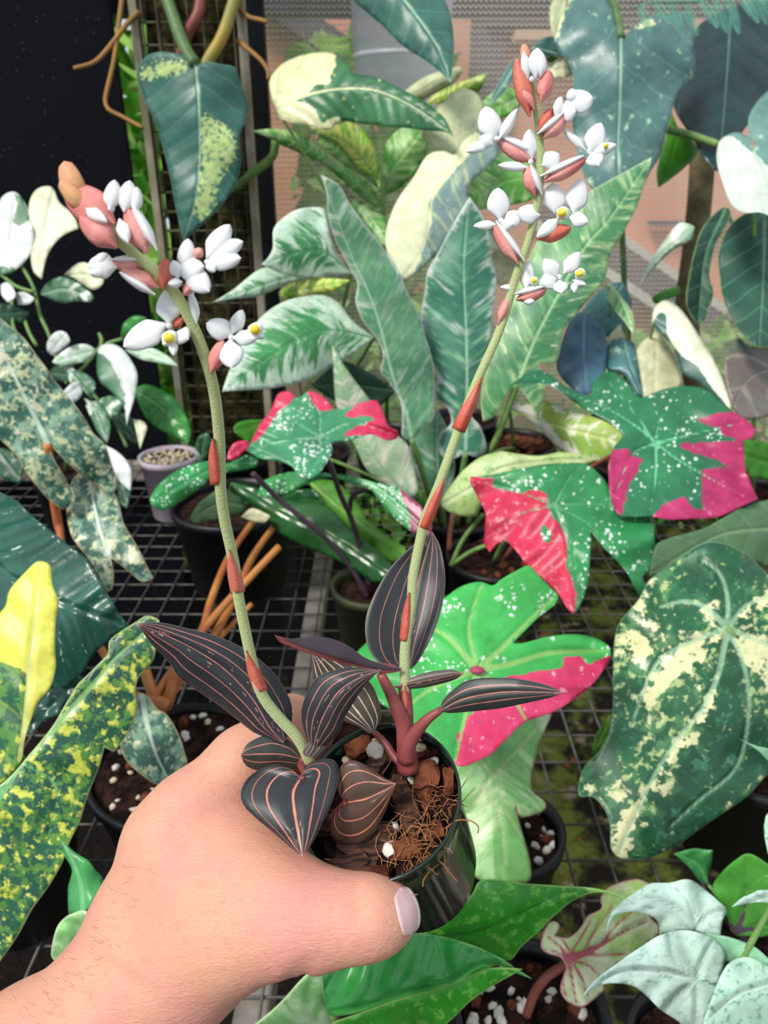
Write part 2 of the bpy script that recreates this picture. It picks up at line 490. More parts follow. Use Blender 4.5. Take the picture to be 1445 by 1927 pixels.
    tv = g.math('ADD', tv, 0.70); g.put(mu.inputs[6], col); g.put(mu.inputs[7], g.comb(tv, tv, tv)); col = mu.outputs[2]
    sh = g.bsdf(col, rough, g.bump(h, bump, 0.0016), spec, coat, trans=trans)
    LEAFM[name] = g.done(sh); return LEAFM[name]

def plain(name, c, c2=None, scale=30, rough=0.6, spec=0.4, coat=0.0, bump=0.3, bscale=200, bd=0.0006, sss=0.0, trans=0.0, stretch=None):
    g = G(name); tc = g.node('ShaderNodeTexCoord').outputs['Object']
    v = tc
    if stretch:
        mp = g.node('ShaderNodeMapping'); g.put(mp.inputs[0], tc); mp.inputs['Scale'].default_value = stretch; v = mp.outputs[0]
    col = g.mix(g.ss(g.noise(v, scale, 5), 0.38, 0.62), C(c), C(c2 or c))
    return g.done(g.bsdf(col, rough, g.bump(g.noise(v, bscale, 4), bump, bd), spec, coat, sss, trans))

# plain things
M_STEMG = plain('petiole_green', '#7fa35c', '#6b9150', 40, 0.5)
M_STEMD = plain('petiole_dark_green', '#4d6b3e', '#5d7a4a', 40, 0.5)
M_STEMO = plain('petiole_orange', '#b5663f', '#c98a4a', 12, 0.45)
M_STEMP = plain('petiole_purple', '#5d4756', '#4b3a48', 20, 0.5)
M_STEMR = plain('petiole_red_brown', '#7c4038', '#8f5346', 20, 0.5)
M_STEMY = plain('petiole_olive_yellow', '#a8923f', '#8d8a48', 14, 0.5)
M_POT = plain('black_plastic', '#141519', '#1b1c20', 20, 0.42, 0.4, bump=0.1)
M_POTO = plain('olive_plastic', '#3a3f26', '#2b2f20', 12, 0.5)
M_POTW = plain('pale_pink_plastic', '#cdbfcc', '#bdb0bf', 12, 0.4)
M_SOIL = plain('dark_bark_substrate', '#140c09', '#38201a', 90, 0.95, 0.2, bump=1.0, bscale=160, bd=0.004)
M_PERL = plain('perlite_white', '#e6e2da', '#cfc9bd', 120, 0.8, 0.3, bump=0.8, bscale=500)
M_PUM = plain('pumice_granule', '#cfc49a', '#e0cfc0', 80, 0.85, 0.3, bump=0.8, bscale=400)
M_CHIP = plain('bark_chip_brown', '#3f1f15', '#7a4630', 120, 0.9, 0.2, bump=1.0, bscale=600, bd=0.001)
M_HUSK = plain('coconut_husk', '#241717', '#5a3d2e', 40, 0.85, 0.25, bump=1.0, bscale=60, bd=0.0015, stretch=(1, 14, 14))
M_FIBRE = plain('root_fibre', '#b07a4c', '#8a5836', 60, 0.7)
M_WIRE = plain('wire_grey', '#66635f', '#4c4a47', 60, 0.5, 0.5, bump=0.4)
# ------------------------------------------------------------------ large structure
GZ = -0.75
def struct(o): o['kind'] = 'structure'; return o

g = G('mossy_ground'); tc = g.node('ShaderNodeTexCoord').outputs['Object']
c1 = g.mix(g.math('MULTIPLY', g.ss(g.noise(tc, 9, 6, 0.65), 0.45, 0.62), g.ss(g.sep(tc)[0], -0.15, 0.25)), C('#17130f'), C('#5f6a2a'))
c1 = g.mix(g.math('MULTIPLY', g.ss(g.noise(tc, 17, 5), 0.58, 0.7), g.ss(g.sep(tc)[0], -0.2, 0.2)), c1, C('#8a7a66'))
c1 = g.mix(g.ss(g.noise(tc, 26, 3), 0.68, 0.74), c1, C('#a8542e'))
M_GROUND = g.done(g.bsdf(c1, 0.9, g.bump(g.noise(tc, 40, 5), 1.0, 0.02), 0.2))
v, f = box_geo((0, 3, GZ - 0.05), (14, 16, 0.1))
struct(mesh_obj('floor', v, f, M_GROUND, smooth=False))

# black shade-cloth panel on the left, with a faint knit of pin-holes
g = G('black_shade_cloth'); tc = g.node('ShaderNodeTexCoord').outputs['Object']
vv = g.vor(tc, 150); hl = g.math('MULTIPLY', g.math('LESS_THAN', vv[0], 0.16), g.math('GREATER_THAN', g.sep(vv[1])[0], 0.9))
col = g.mix(hl, C('#090b14'), C('#54555f'))
M_BCLOTH = g.done(g.bsdf(col, 0.85, g.bump(g.noise(tc, 300, 3), 0.6, 0.002), 0.15))
v, f = box_geo((-1.50, 1.62, 0.30), (2.0, 0.02, 2.1)); struct(mesh_obj('wall_left', v, f, M_BCLOTH, smooth=False))
M_BLACKWOOD = plain('black_painted_post', '#101014', '#17171c', 30, 0.6, 0.3)
v, f = box_geo((-0.238, 1.62, 0.30), (0.036, 0.03, 2.1)); struct(mesh_obj('trim_1', v, f, M_BLACKWOOD, smooth=False))
M_BEAM = plain('dark_beam', '#3b3440', '#2a2530', 20, 0.6)
v, f = box_geo((0.55, 1.74, 0.915), (2.6, 0.06, 0.10)); struct(mesh_obj('trim_2', v, f, M_BEAM, smooth=False))

# knitted shade net: a surface with woven holes
g = G('knitted_shade_net'); tc = g.node('ShaderNodeTexCoord').outputs['Object']
o = g.sep(tc)
st = 0.0098
col_i = g.math('PINGPONG', o[0], st / 2)                     # 0..st/2 across a chain stitch
zz = g.math('ADD', o[2], g.math('MULTIPLY', col_i, 1.1))      # chevrons of the chain
row = g.math('PINGPONG', zz, st / 2)
chev = g.math('SUBTRACT', 1.0, g.ss(row, st * 0.16, st * 0.30))
gap = g.ss(col_i, st * 0.03, st * 0.09)
cover = g.math('MULTIPLY', chev, gap)
cover = g.math('ADD', g.math('MULTIPLY', cover, 0.62), 0.22)
d = g.bsdf(g.mix(g.noise(tc, 30, 2), C('#f2ebe4'), C('#e4dcd4')), 0.9, None, 0.1, trans=0.45)
tr = g.node('ShaderNodeBsdfTransparent'); mx = g.node('ShaderNodeMixShader')
g.put(mx.inputs[0], cover); g.put(mx.inputs[1], tr.outputs[0]); g.put(mx.inputs[2], d)
M_NET = g.done(mx.outputs[0])
v = [(-0.225, 1.66, -0.12), (2.4, 1.66, -0.12), (2.4, 1.66, 1.4), (-0.225, 1.66, 1.4)]
struct(mesh_obj('wall_back', v, [[0, 1, 2, 3]], M_NET, smooth=False))

# the house beyond the net
M_SALM = plain('salmon_house_wall', '#f0b097', '#e8a086', 3, 0.9, 0.2, bscale=60, bd=0.004)
M_GREYV = plain('grey_violet_render', '#57505a', '#66606a', 6, 0.8)
M_WHITE = plain('white_render', '#e5e0dd', '#d8d2d0', 6, 0.8)
H = thing('house', 'salmon pink house wall blurred behind the knitted shade net', 'house', (1.2, 3.6, GZ))
box('wall', (1.4, 3.75, 0.70), (4.2, 0.2, 2.9), M_SALM, H)
box('roof', (1.4, 3.6, 2.2), (4.6, 0.7, 0.12), M_GREYV, H)
rz = lambda a: [[math.cos(a), 0, math.sin(a)], [0, 1, 0], [-math.sin(a), 0, math.cos(a)]]
for (x, z, L, hh, mt, nm) in [(1.26, 0.10, 1.30, 0.105, M_GREYV, 'stair_stringer'), (1.27, 0.18, 1.30, 0.035, M_WHITE, 'stair_edging'),
                              (1.23, 0.03, 1.30, 0.04, M_WHITE, 'stair_edging'), (-0.16, 1.02, 1.0, 0.10, M_GREYV, 'roof_fascia')]:
    box(nm, (x, 3.58, z), (L, 0.1, hh), mt, H, rz(math.radians(31)))
box('window_frame', (0.43, 3.62, 0.95), (0.14, 0.08, 0.62), M_GREYV, H)
box('window_frame', (0.72, 3.60, 1.16), (0.62, 0.10, 0.10), M_GREYV, H)
box('cornice', (0.75, 3.55, 1.07), (0.45, 0.14, 0.035), plain('pink_cornice', '#e3b9a2', rough=0.8), H)
box('wall_cap', (1.95, 3.60, 0.36), (1.5, 0.06, 0.02), M_GREYV, H)

# greenery behind: countless leaves in two hedges
def leafcloud(name, lab, box0, box1, n, size, cols, seed):
    rg = np.random.default_rng(seed); V = []; F = []; mi = []
    lo, hi = np.array(box0), np.array(box1)
    for i in range(n):
        c = lo + (hi - lo) * rg.random(3); R = rand_rot(rg); s = size * rg.uniform(0.6, 1.3)
        q = np.array([[0, -1, 0], [0.45, -0.2, 0.12], [0.3, 0.5, 0.1], [0, 1, 0], [-0.3, 0.5, 0.1], [-0.45, -0.2, 0.12], [0, 0, 0]]) * s
        b = len(V); V.extend((q @ R.T + c).tolist())
        for a in range(6): F.append([b + a, b + (a + 1) % 6, b + 6]); mi.append(i % len(cols))
    o = mesh_obj(name, V, F, cols, None, mi, origin=(float((lo[0]+hi[0])/2), float((lo[1]+hi[1])/2), GZ))
    set_tag(o, lab, 'hedge', kind='stuff'); return o
HG = [plain('hedge_leaf_bright', '#a6e25c', '#cdf488', 5, 0.5, trans=0.3), plain('hedge_leaf_mid', '#5fae42', '#7cc452', 5, 0.5, trans=0.3), plain('hedge_leaf_pale', '#c4e89a', '#a6d678', 5, 0.5, trans=0.3)]
leafcloud('hedge', 'bright green hedge seen in the gap beside the black panel', (-1.5, 2.3, GZ), (-0.46, 2.9, 1.5), 5200, 0.055, HG, 3)
leafcloud('hedge', 'dull green shrubs behind the net, left end', (-0.30, 2.6, GZ), (0.20, 3.1, 0.95), 3200, 0.045, HG, 4)
leafcloud('hedge', 'low green shrubs behind the net below the pink wall', (0.38, 2.6, GZ), (2.2, 3.1, 0.05), 1300, 0.05, HG[1:], 5)

# ------------------------------------------------------------------ bench of welded wire
bench = thing('wire_bench', 'grey welded wire mesh bench carrying all the potted plants', 'bench', (0.1, 0.85, GZ))
cx_, cy_ = 0.039, 0.043; x0, x1, y0, y1 = -1.15, 1.35, 0.16, 1.56; wr = 0.0014
ps = [wr * math.cos(a) for a in (0.8, 2.36, 3.93, 5.5)]
for i in range(int((x1 - x0) / cx_) + 1):
    x = x0 + i * cx_
    v, f = tube_geo([(x, y0, 0.0), (x, (y0 + y1) / 2, 0), (x, y1, 0.0)], wr, 5); mesh_obj('wire', v, f, M_WIRE, bench)
for i in range(int((y1 - y0) / cy_) + 1):
    y = y0 + i * cy_
    v, f = tube_geo([(x0, y, -2 * wr), (0, y, -2 * wr), (x1, y, -2 * wr)], wr, 5); mesh_obj('wire', v, f, M_WIRE, bench)
M_BAR = plain('galvanised_bar', '#a39b90', '#857d74', 30, 0.5)
for (c, s, nm) in [((0.1, y0, -0.022), (2.5, 0.03, 0.035), 'frame_bar'), ((0.1, y1, -0.022), (2.5, 0.03, 0.035), 'frame_bar'),
                   ((x0, 0.86, -0.022), (0.03, 1.4, 0.035), 'frame_bar'), ((x1, 0.86, -0.022), (0.03, 1.4, 0.035), 'frame_bar'), ((-0.105, 0.86, -0.024), (0.028, 1.4, 0.03), 'frame_bar')]:
    box(nm, c, s, M_BAR, bench)
for x in (x0, x1):
    for y in (y0, y1): box('leg', (x, y, (GZ - 0.005) / 2), (0.035, 0.035, -GZ - 0.005), M_BAR, bench)
# ------------------------------------------------------------------ person: left hand and forearm, one continuous skin
def hp(x, y, d): return P(float(x), float(y), float(d))
CH = []   # (a, ra, b, rb, k)
def chain(pts, k):
    for i in range(len(pts) - 1):
        (ax, ay, ad, ar), (bx, by, bd, br) = pts[i], pts[i + 1]
        CH.append((hp(ax, ay, ad), ar, hp(bx, by, bd), br, k))
# forearm and wrist (two parallel runs make the oval section)
chain([(-330, 2290, .262, .031), (60, 2030, .258, .0275), (235, 1893, .257, .0245), (300, 1835, .258, .0225)], .012)
chain([(-300, 2310, .285, .030), (100, 2060, .283, .026), (275, 1905, .281, .0225), (330, 1840, .281, .021)], .012)
# palm: four metacarpals fanning out
chain([(250, 1850, .262, .021), (272, 1735, .262, .0170), (322, 1585, .262, .0150), (362, 1530, .264, .0142)], .010)
chain([(270, 1850, .276, .021), (320, 1570, .281, .015)], .010)
chain([(285, 1855, .288, .020), (318, 1620, .294, .0145)], .010)
chain([(300, 1865, .297, .018), (320, 1680, .302, .0135)], .010)
# thumb
chain([(300, 1850, .255, .0215), (430, 1752, .2445, .0185), (545, 1738, .2375, .0139), (600, 1734, .2358, .0130), (655, 1728, .2342, .0119), (695, 1725, .2340, .0116), (718, 1724, .2355, .0100), (733, 1720, .2368, .0082)], .0045)
# web between thumb and index, thenar mass
chain([(330, 1780, .258, .023), (400, 1670, .259, .0205), (440, 1590, .262, .0145)], .012)
chain([(400, 1650, .258, .0165), (480, 1662, .2495, .0146), (560, 1712, .2405, .0132)], .012)
# fingers curl round the far side of the pot
chain([(362, 1530, .264, .0142), (455, 1430, .272, .0112), (546, 1360, .282, .0098), (598, 1385, .2925, .0088), (655, 1412, .3005, .0080), (735, 1432, .3015, .0072)], .005)
chain([(320, 1570, .281, .0145), (430, 1490, .297, .0112), (548, 1440, .305, .0100), (672, 1450, .3155, .0085), (748, 1495, .3185, .0073)], .004)
chain([(318, 1620, .294, .0140), (440, 1550, .307, .0108), (560, 1512, .317, .0096), (672, 1525, .3265, .0082), (742, 1565, .3285, .0071)], .004)
chain([(320, 1680, .302, .0130), (440, 1625, .315, .0095), (545, 1595, .324, .0084), (645, 1600, .3325, .0074), (712, 1630, .3345, .0063)], .004)

def skin_d(p):
    o = 0.08
    for a, ra, b, rb, k in CH:
        d = b - a; t = min(1, max(0, float((p - a) @ d) / float(d @ d))); D = np.linalg.norm(p - a - t * d) - (ra + (rb - ra) * t)
        h = min(1, max(0, 0.5 + 0.5 * (o - D) / k)); o = o * (1 - h) + D * h - k * h * (1 - h)
    return o
def build_skin(vs):
    A = np.array([c[0] for c in CH]); B = np.array([c[2] for c in CH]); R = max(max(c[1], c[3]) for c in CH)
    lo = np.minimum(A.min(0), B.min(0)) - R - .01; hi = np.maximum(A.max(0), B.max(0)) + R + .01
    lo = np.maximum(lo, [-0.225, -1, 0.2])
    n = ((hi - lo) / vs).astype(int) + 2
    X, Y, Z = [lo[i] + vs * np.arange(n[i], dtype=np.float32) for i in range(3)]
    F = np.full(tuple(n), 0.08, np.float32)
    for a, ra, b, rb, k in CH:
        m = 0.03 + max(ra, rb)
        l2 = np.minimum(a, b) - m; h2 = np.maximum(a, b) + m
        i0 = np.clip(((l2 - lo) / vs).astype(int), 0, n); i1 = np.clip(((h2 - lo) / vs).astype(int) + 1, 0, n)
        if (i1 <= i0).any(): continue
        s = tuple(slice(p, q) for p, q in zip(i0, i1))
        gx, gy, gz = X[s[0]][:, None, None], Y[s[1]][None, :, None], Z[s[2]][None, None, :]
        d = b - a; L2 = float(d @ d)
        t = np.clip(((gx - a[0]) * d[0] + (gy - a[1]) * d[1] + (gz - a[2]) * d[2]) / L2, 0, 1)
        D = np.sqrt((gx - a[0] - t * d[0]) ** 2 + (gy - a[1] - t * d[1]) ** 2 + (gz - a[2] - t * d[2]) ** 2) - (ra + (rb - ra) * t)
        o = F[s]; h = np.clip(0.5 + 0.5 * (o - D) / k, 0, 1)
        F[s] = o * (1 - h) + D * h - k * h * (1 - h)
    # creases: wrist, web, thumb joint
    for pts, r in CREASE:
        for i in range(len(pts) - 1):
            a, b = pts[i], pts[i + 1]; m = r + .006
            i0 = np.clip(((np.minimum(a, b) - m - lo) / vs).astype(int), 0, n); i1 = np.clip(((np.maximum(a, b) + m - lo) / vs).astype(int) + 1, 0, n)
            if (i1 <= i0).any(): continue
            s = tuple(slice(p_, q_) for p_, q_ in zip(i0, i1)); gx, gy, gz = X[s[0]][:, None, None], Y[s[1]][None, :, None], Z[s[2]][None, None, :]
            d = b - a; t = np.clip(((gx - a[0]) * d[0] + (gy - a[1]) * d[1] + (gz - a[2]) * d[2]) / float(d @ d), 0, 1)
            D = np.sqrt((gx - a[0] - t * d[0]) ** 2 + (gy - a[1] - t * d[1]) ** 2 + (gz - a[2] - t * d[2]) ** 2) - r
            o = F[s]; k = .003; h = np.clip(0.5 - 0.5 * (o + D) / k, 0, 1); F[s] = o * (1 - h) - D * h + k * h * (1 - h)
    # surface nets
    S = F < 0
    nx, ny, nz = n
    acc = np.zeros((nx - 1, ny - 1, nz - 1, 3), np.float32); cnt = np.zeros((nx - 1, ny - 1, nz - 1), np.float32)
    for ax in range(3):
        for o1 in (0, 1):
            for o2 in (0, 1):
                sl0 = [None] * 3; sl1 = [None] * 3; off = [0, 0, 0]; oth = [i for i in range(3) if i != ax]
                off[oth[0]] = o1; off[oth[1]] = o2
                for i in range(3):
                    st = off[i]; sl0[i] = slice(st, st + n[i] - 1)
                sl1 = list(sl0); sl1[ax] = slice(1, n[ax])
                f0, f1 = F[tuple(sl0)], F[tuple(sl1)]
                cr_ = (f0 < 0) != (f1 < 0)
                t = np.where(cr_, f0 / (f0 - f1 + 1e-12), 0)
                for i in range(3):
                    acc[..., i] += np.where(cr_, t if i == ax else off[i], 0)
                cnt += cr_
    act = cnt > 0; idx = -np.ones(act.shape, int); idx[act] = np.arange(act.sum())
    g0 = np.argwhere(act); v = lo + vs * (g0 + acc[act] / cnt[act][:, None])
    Q = []
    for ax in range(3):
        sl0 = [slice(0, m) for m in n]; sl1 = list(sl0); sl0[ax] = slice(0, n[ax] - 1); sl1[ax] = slice(1, n[ax])
        a, b = S[tuple(sl0)], S[tuple(sl1)]
        for flip, cond in ((False, a & ~b), (True, ~a & b)):
            e = np.argwhere(cond); u, w = [i for i in range(3) if i != ax]
            if ax == 1: u, w = w, u
            e = e[(e[:, u] > 0) & (e[:, w] > 0) & (e[:, u] < n[u] - 1) & (e[:, w] < n[w] - 1)]
            def at(du, dw):
                q = e.copy(); q[:, u] -= du; q[:, w] -= dw; return idx[q[:, 0], q[:, 1], q[:, 2]]
            q = np.stack([at(0, 0), at(1, 0), at(1, 1), at(0, 1)], 1)
            Q.append(q if not flip else q[:, ::-1])
    Q = np.vstack(Q); Q = Q[(Q >= 0).all(1)]
    # relax
    for it in range(4):
        s = np.zeros_like(v); c = np.zeros(len(v))
        for i in range(4):
            j = (i + 1) % 4
            np.add.at(s, Q[:, i], v[Q[:, j]]); np.add.at(s, Q[:, j], v[Q[:, i]]); np.add.at(c, Q[:, i], 1); np.add.at(c, Q[:, j], 1)
        v = v + 0.5 * (s / np.maximum(c, 1)[:, None] - v)
    return v, Q

g = G('skin'); tc = g.node('ShaderNodeTexCoord').outputs['Object']; o = g.sep(tc)
n1 = g.noise(tc, 28, 4); n2 = g.noise(tc, 260, 3)
col = g.mix(g.ss(n1, 0.35, 0.65), C('#dea48a'), C('#da988c'))
col = g.mix(g.math('MULTIPLY', g.ss(n2, 0.5, 0.75), 0.25), col, C('#cf7f70'))
mp = g.node('ShaderNodeMapping'); g.put(mp.inputs[0], tc); mp.inputs['Rotation'].default_value = (0.2, 0.5, 0.5); mp.inputs['Scale'].default_value = (1, 4.5, 2.4)
fine = g.noise(mp.outputs[0], 420, 3, 0.6, 0.6); fold = g.noise(mp.outputs[0], 60, 2)
h = g.math('ADD', fine, g.math('MULTIPLY', fold, 0.8))
M_SKIN = g.done(g.bsdf(col, 0.5, g.bump(h, 0.5, 0.0009), 0.4, 0, 0.2))
def on_skin(px, py, out=0.0):
    r = ray(float(px), float(py)); d = .19
    for _ in range(60):
        q = CAM + r * d; e = skin_d(q)
        if e < 1e-4 or d > .33: break
        d += e * .9
    return CAM + r * d - r / np.linalg.norm(r) * out
CREASE = [([on_skin(x, y, .0012) for x, y in q], r) for q, r in (
    ([(165, 1808), (200, 1822), (239, 1847), (280, 1875)], .0010), ([(556, 1850), (575, 1830), (590, 1808)], .0007), ([(530, 1868), (548, 1842), (560, 1822)], .0006),
    ([(664, 1672), (668, 1700), (664, 1730)], .0007), ([(676, 1668), (681, 1700), (678, 1735)], .0007))]
v, Q = build_skin(0.0016)
person = mesh_obj('person', v, Q, M_SKIN, None, origin=hp(250, 1850, .27))
m = person.modifiers.new('smooth', 'SUBSURF'); m.levels = 1; m.render_levels = 1
set_tag(person, 'person whose bare hand and forearm reach in from lower left gripping small pot', 'person')

# thumb nail: a curved plate bedded in the thumb tip
g = G('nail'); tc = g.node('ShaderNodeTexCoord').outputs['Object']
M_NAIL = g.done(g.bsdf(g.mix(g.noise(tc, 90, 2), C('#dcb0b2'), C('#e2c2c4')), 0.22, None, 0.5, 0.3))
M_NAILW = plain('nail_free_edge', '#ece4df', rough=0.3)
def nail():
    c = hp(723, 1721, .2362); cdir = CAM - c; cdir /= np.linalg.norm(cdir)
    D0 = 0.74 * RIGHT + 0.60 * cdir + 0.10 * UP; D0 /= np.linalg.norm(D0)
    wv = UP * .96 + RIGHT * .12; wv -= D0 * (wv @ D0); wv /= np.linalg.norm(wv); lv_ = np.cross(wv, D0)
    if lv_ @ RIGHT < 0: lv_ = -lv_
    nu, nv = 12, 12; V = []; mi = []; F = []
    for j in range(nv + 1):
        t = j / nv * 2 - 1; wid = 0.66 * (1 - max(0, -t) ** 2 * 0.28 - max(0, t) ** 3 * 0.25)
        for i in range(nu + 1):
            a = (i / nu * 2 - 1) * wid; b = t * 0.50 + 0.08 * (i / nu * 2 - 1) ** 2 * (1 if t < 0 else 0)
            d = D0 * math.cos(a) * math.cos(b) + wv * math.sin(a) + lv_ * math.sin(b) * math.cos(a); d /= np.linalg.norm(d)
            lo, hi = 0.0, 0.03
            for _ in range(22):
                m_ = (lo + hi) / 2
                if skin_d(c + d * m_) < 0: lo = m_
                else: hi = m_
            V.append(c + d * (lo + 0.00025 + 0.0006 * max(0, t) ** 2))
    V = np.array(V)
    for j in range(nv):
        for i in range(nu): F.append([j * (nu + 1) + i, j * (nu + 1) + i + 1, (j + 1) * (nu + 1) + i + 1, (j + 1) * (nu + 1) + i])
    if np.cross(V[F[70][1]] - V[F[70][0]], V[F[70][2]] - V[F[70][0]]) @ D0 < 0: F = [q[::-1] for q in F]
    v2, F2, idx = shell(V, F, 0.0010)
    k = len(F); mi2 = [1 if (i // nu) >= nv - 2 else 0 for i in range(k)]; mi2 = mi2 + mi2 + [0] * (len(F2) - 2 * k)
    mesh_obj('thumbnail', v2, F2, [M_NAIL, M_NAILW], person, mi2)
nail()

# sparse fine hairs along the forearm
M_HAIR = plain('arm_hair', '#1c1412', rough=.5)
rg = np.random.default_rng(5); V = []; F = []
for i in range(90):
    t = rg.random(); x, y = 20 + 225 * t + rg.uniform(6, 70), 1862 - 60 * t - 240 * t * t + rg.uniform(6, 60)
    q0 = on_skin(x, y); e = 1e-4
    if skin_d(q0) > 1e-3: continue
    n_ = np.array([skin_d(q0 + e * a) - skin_d(q0 - e * a) for a in np.eye(3)]); n_ /= np.linalg.norm(n_) + 1e-9
    dr = RIGHT * rg.uniform(-.4, .3) + UP * rg.uniform(-.2, .6); L = rg.uniform(.003, .006); tt = np.linspace(0, 1, 5)[:, None]
    vv, ff = tube_geo(q0 + n_ * L * .55 * np.sin(tt * 1.4) + dr * L * tt ** 1.3, np.linspace(.00004, .00001, 5), 3, len(V)); V += vv; F += ff
o_ = mesh_obj('arm_hair', V, F, M_HAIR, person); o_['kind'] = 'stuff'
# ------------------------------------------------------------------ jewel orchid held in the hand
rimc = P(712., 1500., .258); botc = P(791., 1645., .300)
axz = (rimc - botc) / np.linalg.norm(rimc - botc); PH = float(np.linalg.norm(rimc - botc))
axx = np.cross(UP, axz); axx /= np.linalg.norm(axx); axy = np.cross(axz, axx)
PM = np.eye(4); PM[:3, 0] = axx; PM[:3, 1] = axy; PM[:3, 2] = axz; PM[:3, 3] = botc
def pl(x, y, z): return PM[:3, :3] @ np.array([x, y, z], float) + botc
RT, RB = 0.0287, 0.0228
orchid = thing('potted_jewel_orchid', 'jewel orchid with dark pink-striped leaves and two white flower spikes in hand-held pot', 'orchid', botc)
g = G('glossy_black_pot'); tc = g.node('ShaderNodeTexCoord').outputs['Object']
M_GPOT = g.done(g.bsdf(g.mix(g.ss(g.noise(tc, 40, 4), 0.4, 0.6), C('#12241e'), C('#1a3229')), 0.14, g.bump(g.noise(tc, 60, 2), 0.25, 0.001), 0.5, 0.3))
v, f = lathe_geo([(0.002, 0), (RB - .004, 0), (RB, .003), (RT - .0008, PH - .003), (RT + .0002, PH - .0015), (RT + .0002, PH), (RT - .0003, PH + .0002), (RT - .0008, PH), (RT - .0010, PH - .004), (RB + .002, .012), (0.002, .012)], 56, PM)
mesh_obj('pot', v, f, M_GPOT, orchid)
rg = np.random.default_rng(11)
# substrate bed
V = []; F = []; nr, ns = 9, 36; zs = PH - 0.009
for i in range(nr + 1):
    for s in range(ns):
        a = 2 * math.pi * s / ns; r = (RT - 0.0022) * i / nr
        V.append(pl(r * math.cos(a), r * math.sin(a), zs + rg.normal() * 0.0012 - 0.002 * (i == nr)))
for i in range(nr):
    for s in range(ns): F.append([i * ns + s, (i + 1) * ns + s, (i + 1) * ns + (s + 1) % ns, i * ns + (s + 1) % ns])
mesh_obj('substrate', V, F, M_SOIL, orchid, smooth=False)
def onpot(px, py, h):
    """point at height h above the substrate on the line of sight through (px, py)"""
    r = ray(px, py); o = botc + axz * (zs + h); t = ((o - CAM) @ axz) / (r @ axz); return CAM + r * t
Rp = PM[:3, :3]
def chip(px, py, h, s, ang, mat, name='bark_chip', rough=0.3, tilt=0.2, seed=0):
    c_, s_ = math.cos(ang), math.sin(ang)
    Rz = np.array([[c_, -s_, 0], [s_, c_, 0], [0, 0, 1]]); Rx = np.array([[1, 0, 0], [0, math.cos(tilt), -math.sin(tilt)], [0, math.sin(tilt), math.cos(tilt)]])
    import bmesh
    bm = bmesh.new(); bmesh.ops.create_cube(bm, size=2.0); bmesh.ops.subdivide_edges(bm, edges=bm.edges[:], cuts=3, use_grid_fill=True)
    q = np.array([x.co[:] for x in bm.verts]); fs = [[k.index for k in p.verts] for p in bm.faces]; bm.free()
    r2 = np.random.default_rng(seed + 100)
    q = q / (np.linalg.norm(q, axis=1)[:, None] ** 0.35)
    q += r2.normal(size=q.shape) * 0.09
    k = r2.normal(size=(3, 3)) * 2; q += 0.14 * np.sin(q @ k)
    q = q * np.array(s); q = q @ (Rp @ Rz @ Rx).T + onpot(px, py, h)
    mesh_obj(name, q, fs, mat, orchid, smooth=False)
Z_ = lambda x, y: (560 + x * 0.2353, 1330 + y * 0.2353)   # sheet of the pot close-up
for i, (x, y, h, s, a, m) in enumerate([
    (1035, 560, .004, (.0046, .0052, .0040), .3, M_CHIP), (1000, 740, .001, (.0050, .0030, .003), -.5, M_CHIP), (870, 800, .003, (.0105, .0042, .0028), -.95, M_HUSK),
    (640, 440, .004, (.0075, .0036, .0030), 1.5, M_HUSK), (560, 1090, .003, (.0078, .0085, .0035), 1.4, M_HUSK), (380, 1300, .003, (.0110, .0042, .0035), .5, M_HUSK),
    (400, 230, .002, (.0070, .0045, .0040), .3, M_SOIL), (500, 320, .003, (.0052, .0035, .0030), .9, M_CHIP), (860, 1130, .004, (.0055, .0030, .0020), .4, M_CHIP),
    (250, 930, .001, (.0060, .0040, .0030), .2, M_HUSK), (1090, 990, .002, (.0035, .0028, .0020), .4, M_CHIP), (1210, 590, .001, (.0022, .0050, .0022), .2, M_CHIP), (760, 260, .001, (.0040, .0030, .0025), .2, M_SOIL),
    (620, 1340, .003, (.0055, .0028, .0022), .1, M_CHIP), (980, 400, .002, (.0060, .0018, .0018), .5, M_CHIP)]):
    chip(*Z_(x, y), h, s, a, m, 'husk_chip' if m is M_HUSK else 'bark_chip', seed=i)
for i, (x, y, h, r, m) in enumerate([(625, 350, .006, .0036, M_PERL), (765, 968, .002, .0022, M_PERL), (740, 1140, .004, .0030, M_PERL), (985, 335, .003, .0022, M_PUM), (690, 215, .002, .0018, M_PUM),
                                     (620, 280, .003, .0018, M_PUM), (720, 400, .002, .0017, M_PUM), (385, 420, .002, .0018, M_PUM), (910, 590, .001, .0018, M_PERL), (985, 245, .003, .0016, M_PERL), (1095, 430, .002, .0018, M_PERL)]):
    blob(orchid, m, onpot(*Z_(x, y), h), r, 'perlite' if m is M_PERL else 'fertiliser_granule', i, (1, 1, .8), .22)
# loose root fibres, some hanging over the rim
V = []; F = []
for i in range(150):
    if i < 75: cx, cy, sp = 960, 1130, 150
    elif i < 110: cx, cy, sp = 1120, 800, 130
    else: cx, cy, sp = 620, 900, 330
    x, y = rg.normal(cx, sp * .75), rg.normal(cy, sp * .8); L = rg.uniform(.004, .013); a = rg.uniform(0, 6.28); p = onpot(*Z_(x, y), rg.uniform(.001, .007))
    if np.linalg.norm((p - rimc) - axz * ((p - rimc) @ axz)) > RT * 0.88: continue
    d = Rp @ np.array([math.cos(a), math.sin(a), rg.uniform(-.2, .3)]); e = Rp @ np.array([-math.sin(a), math.cos(a), rg.uniform(-.1, .4)])
    t = np.linspace(0, 1, 7)[:, None]; q = p + d * L * t + e * L * rg.uniform(-.5, .5) * np.sin(t * 3) + rg.normal(size=(7, 3)) * .0003
    v, f = tube_geo(q, 0.00014, 4, len(V)); V += v; F += f
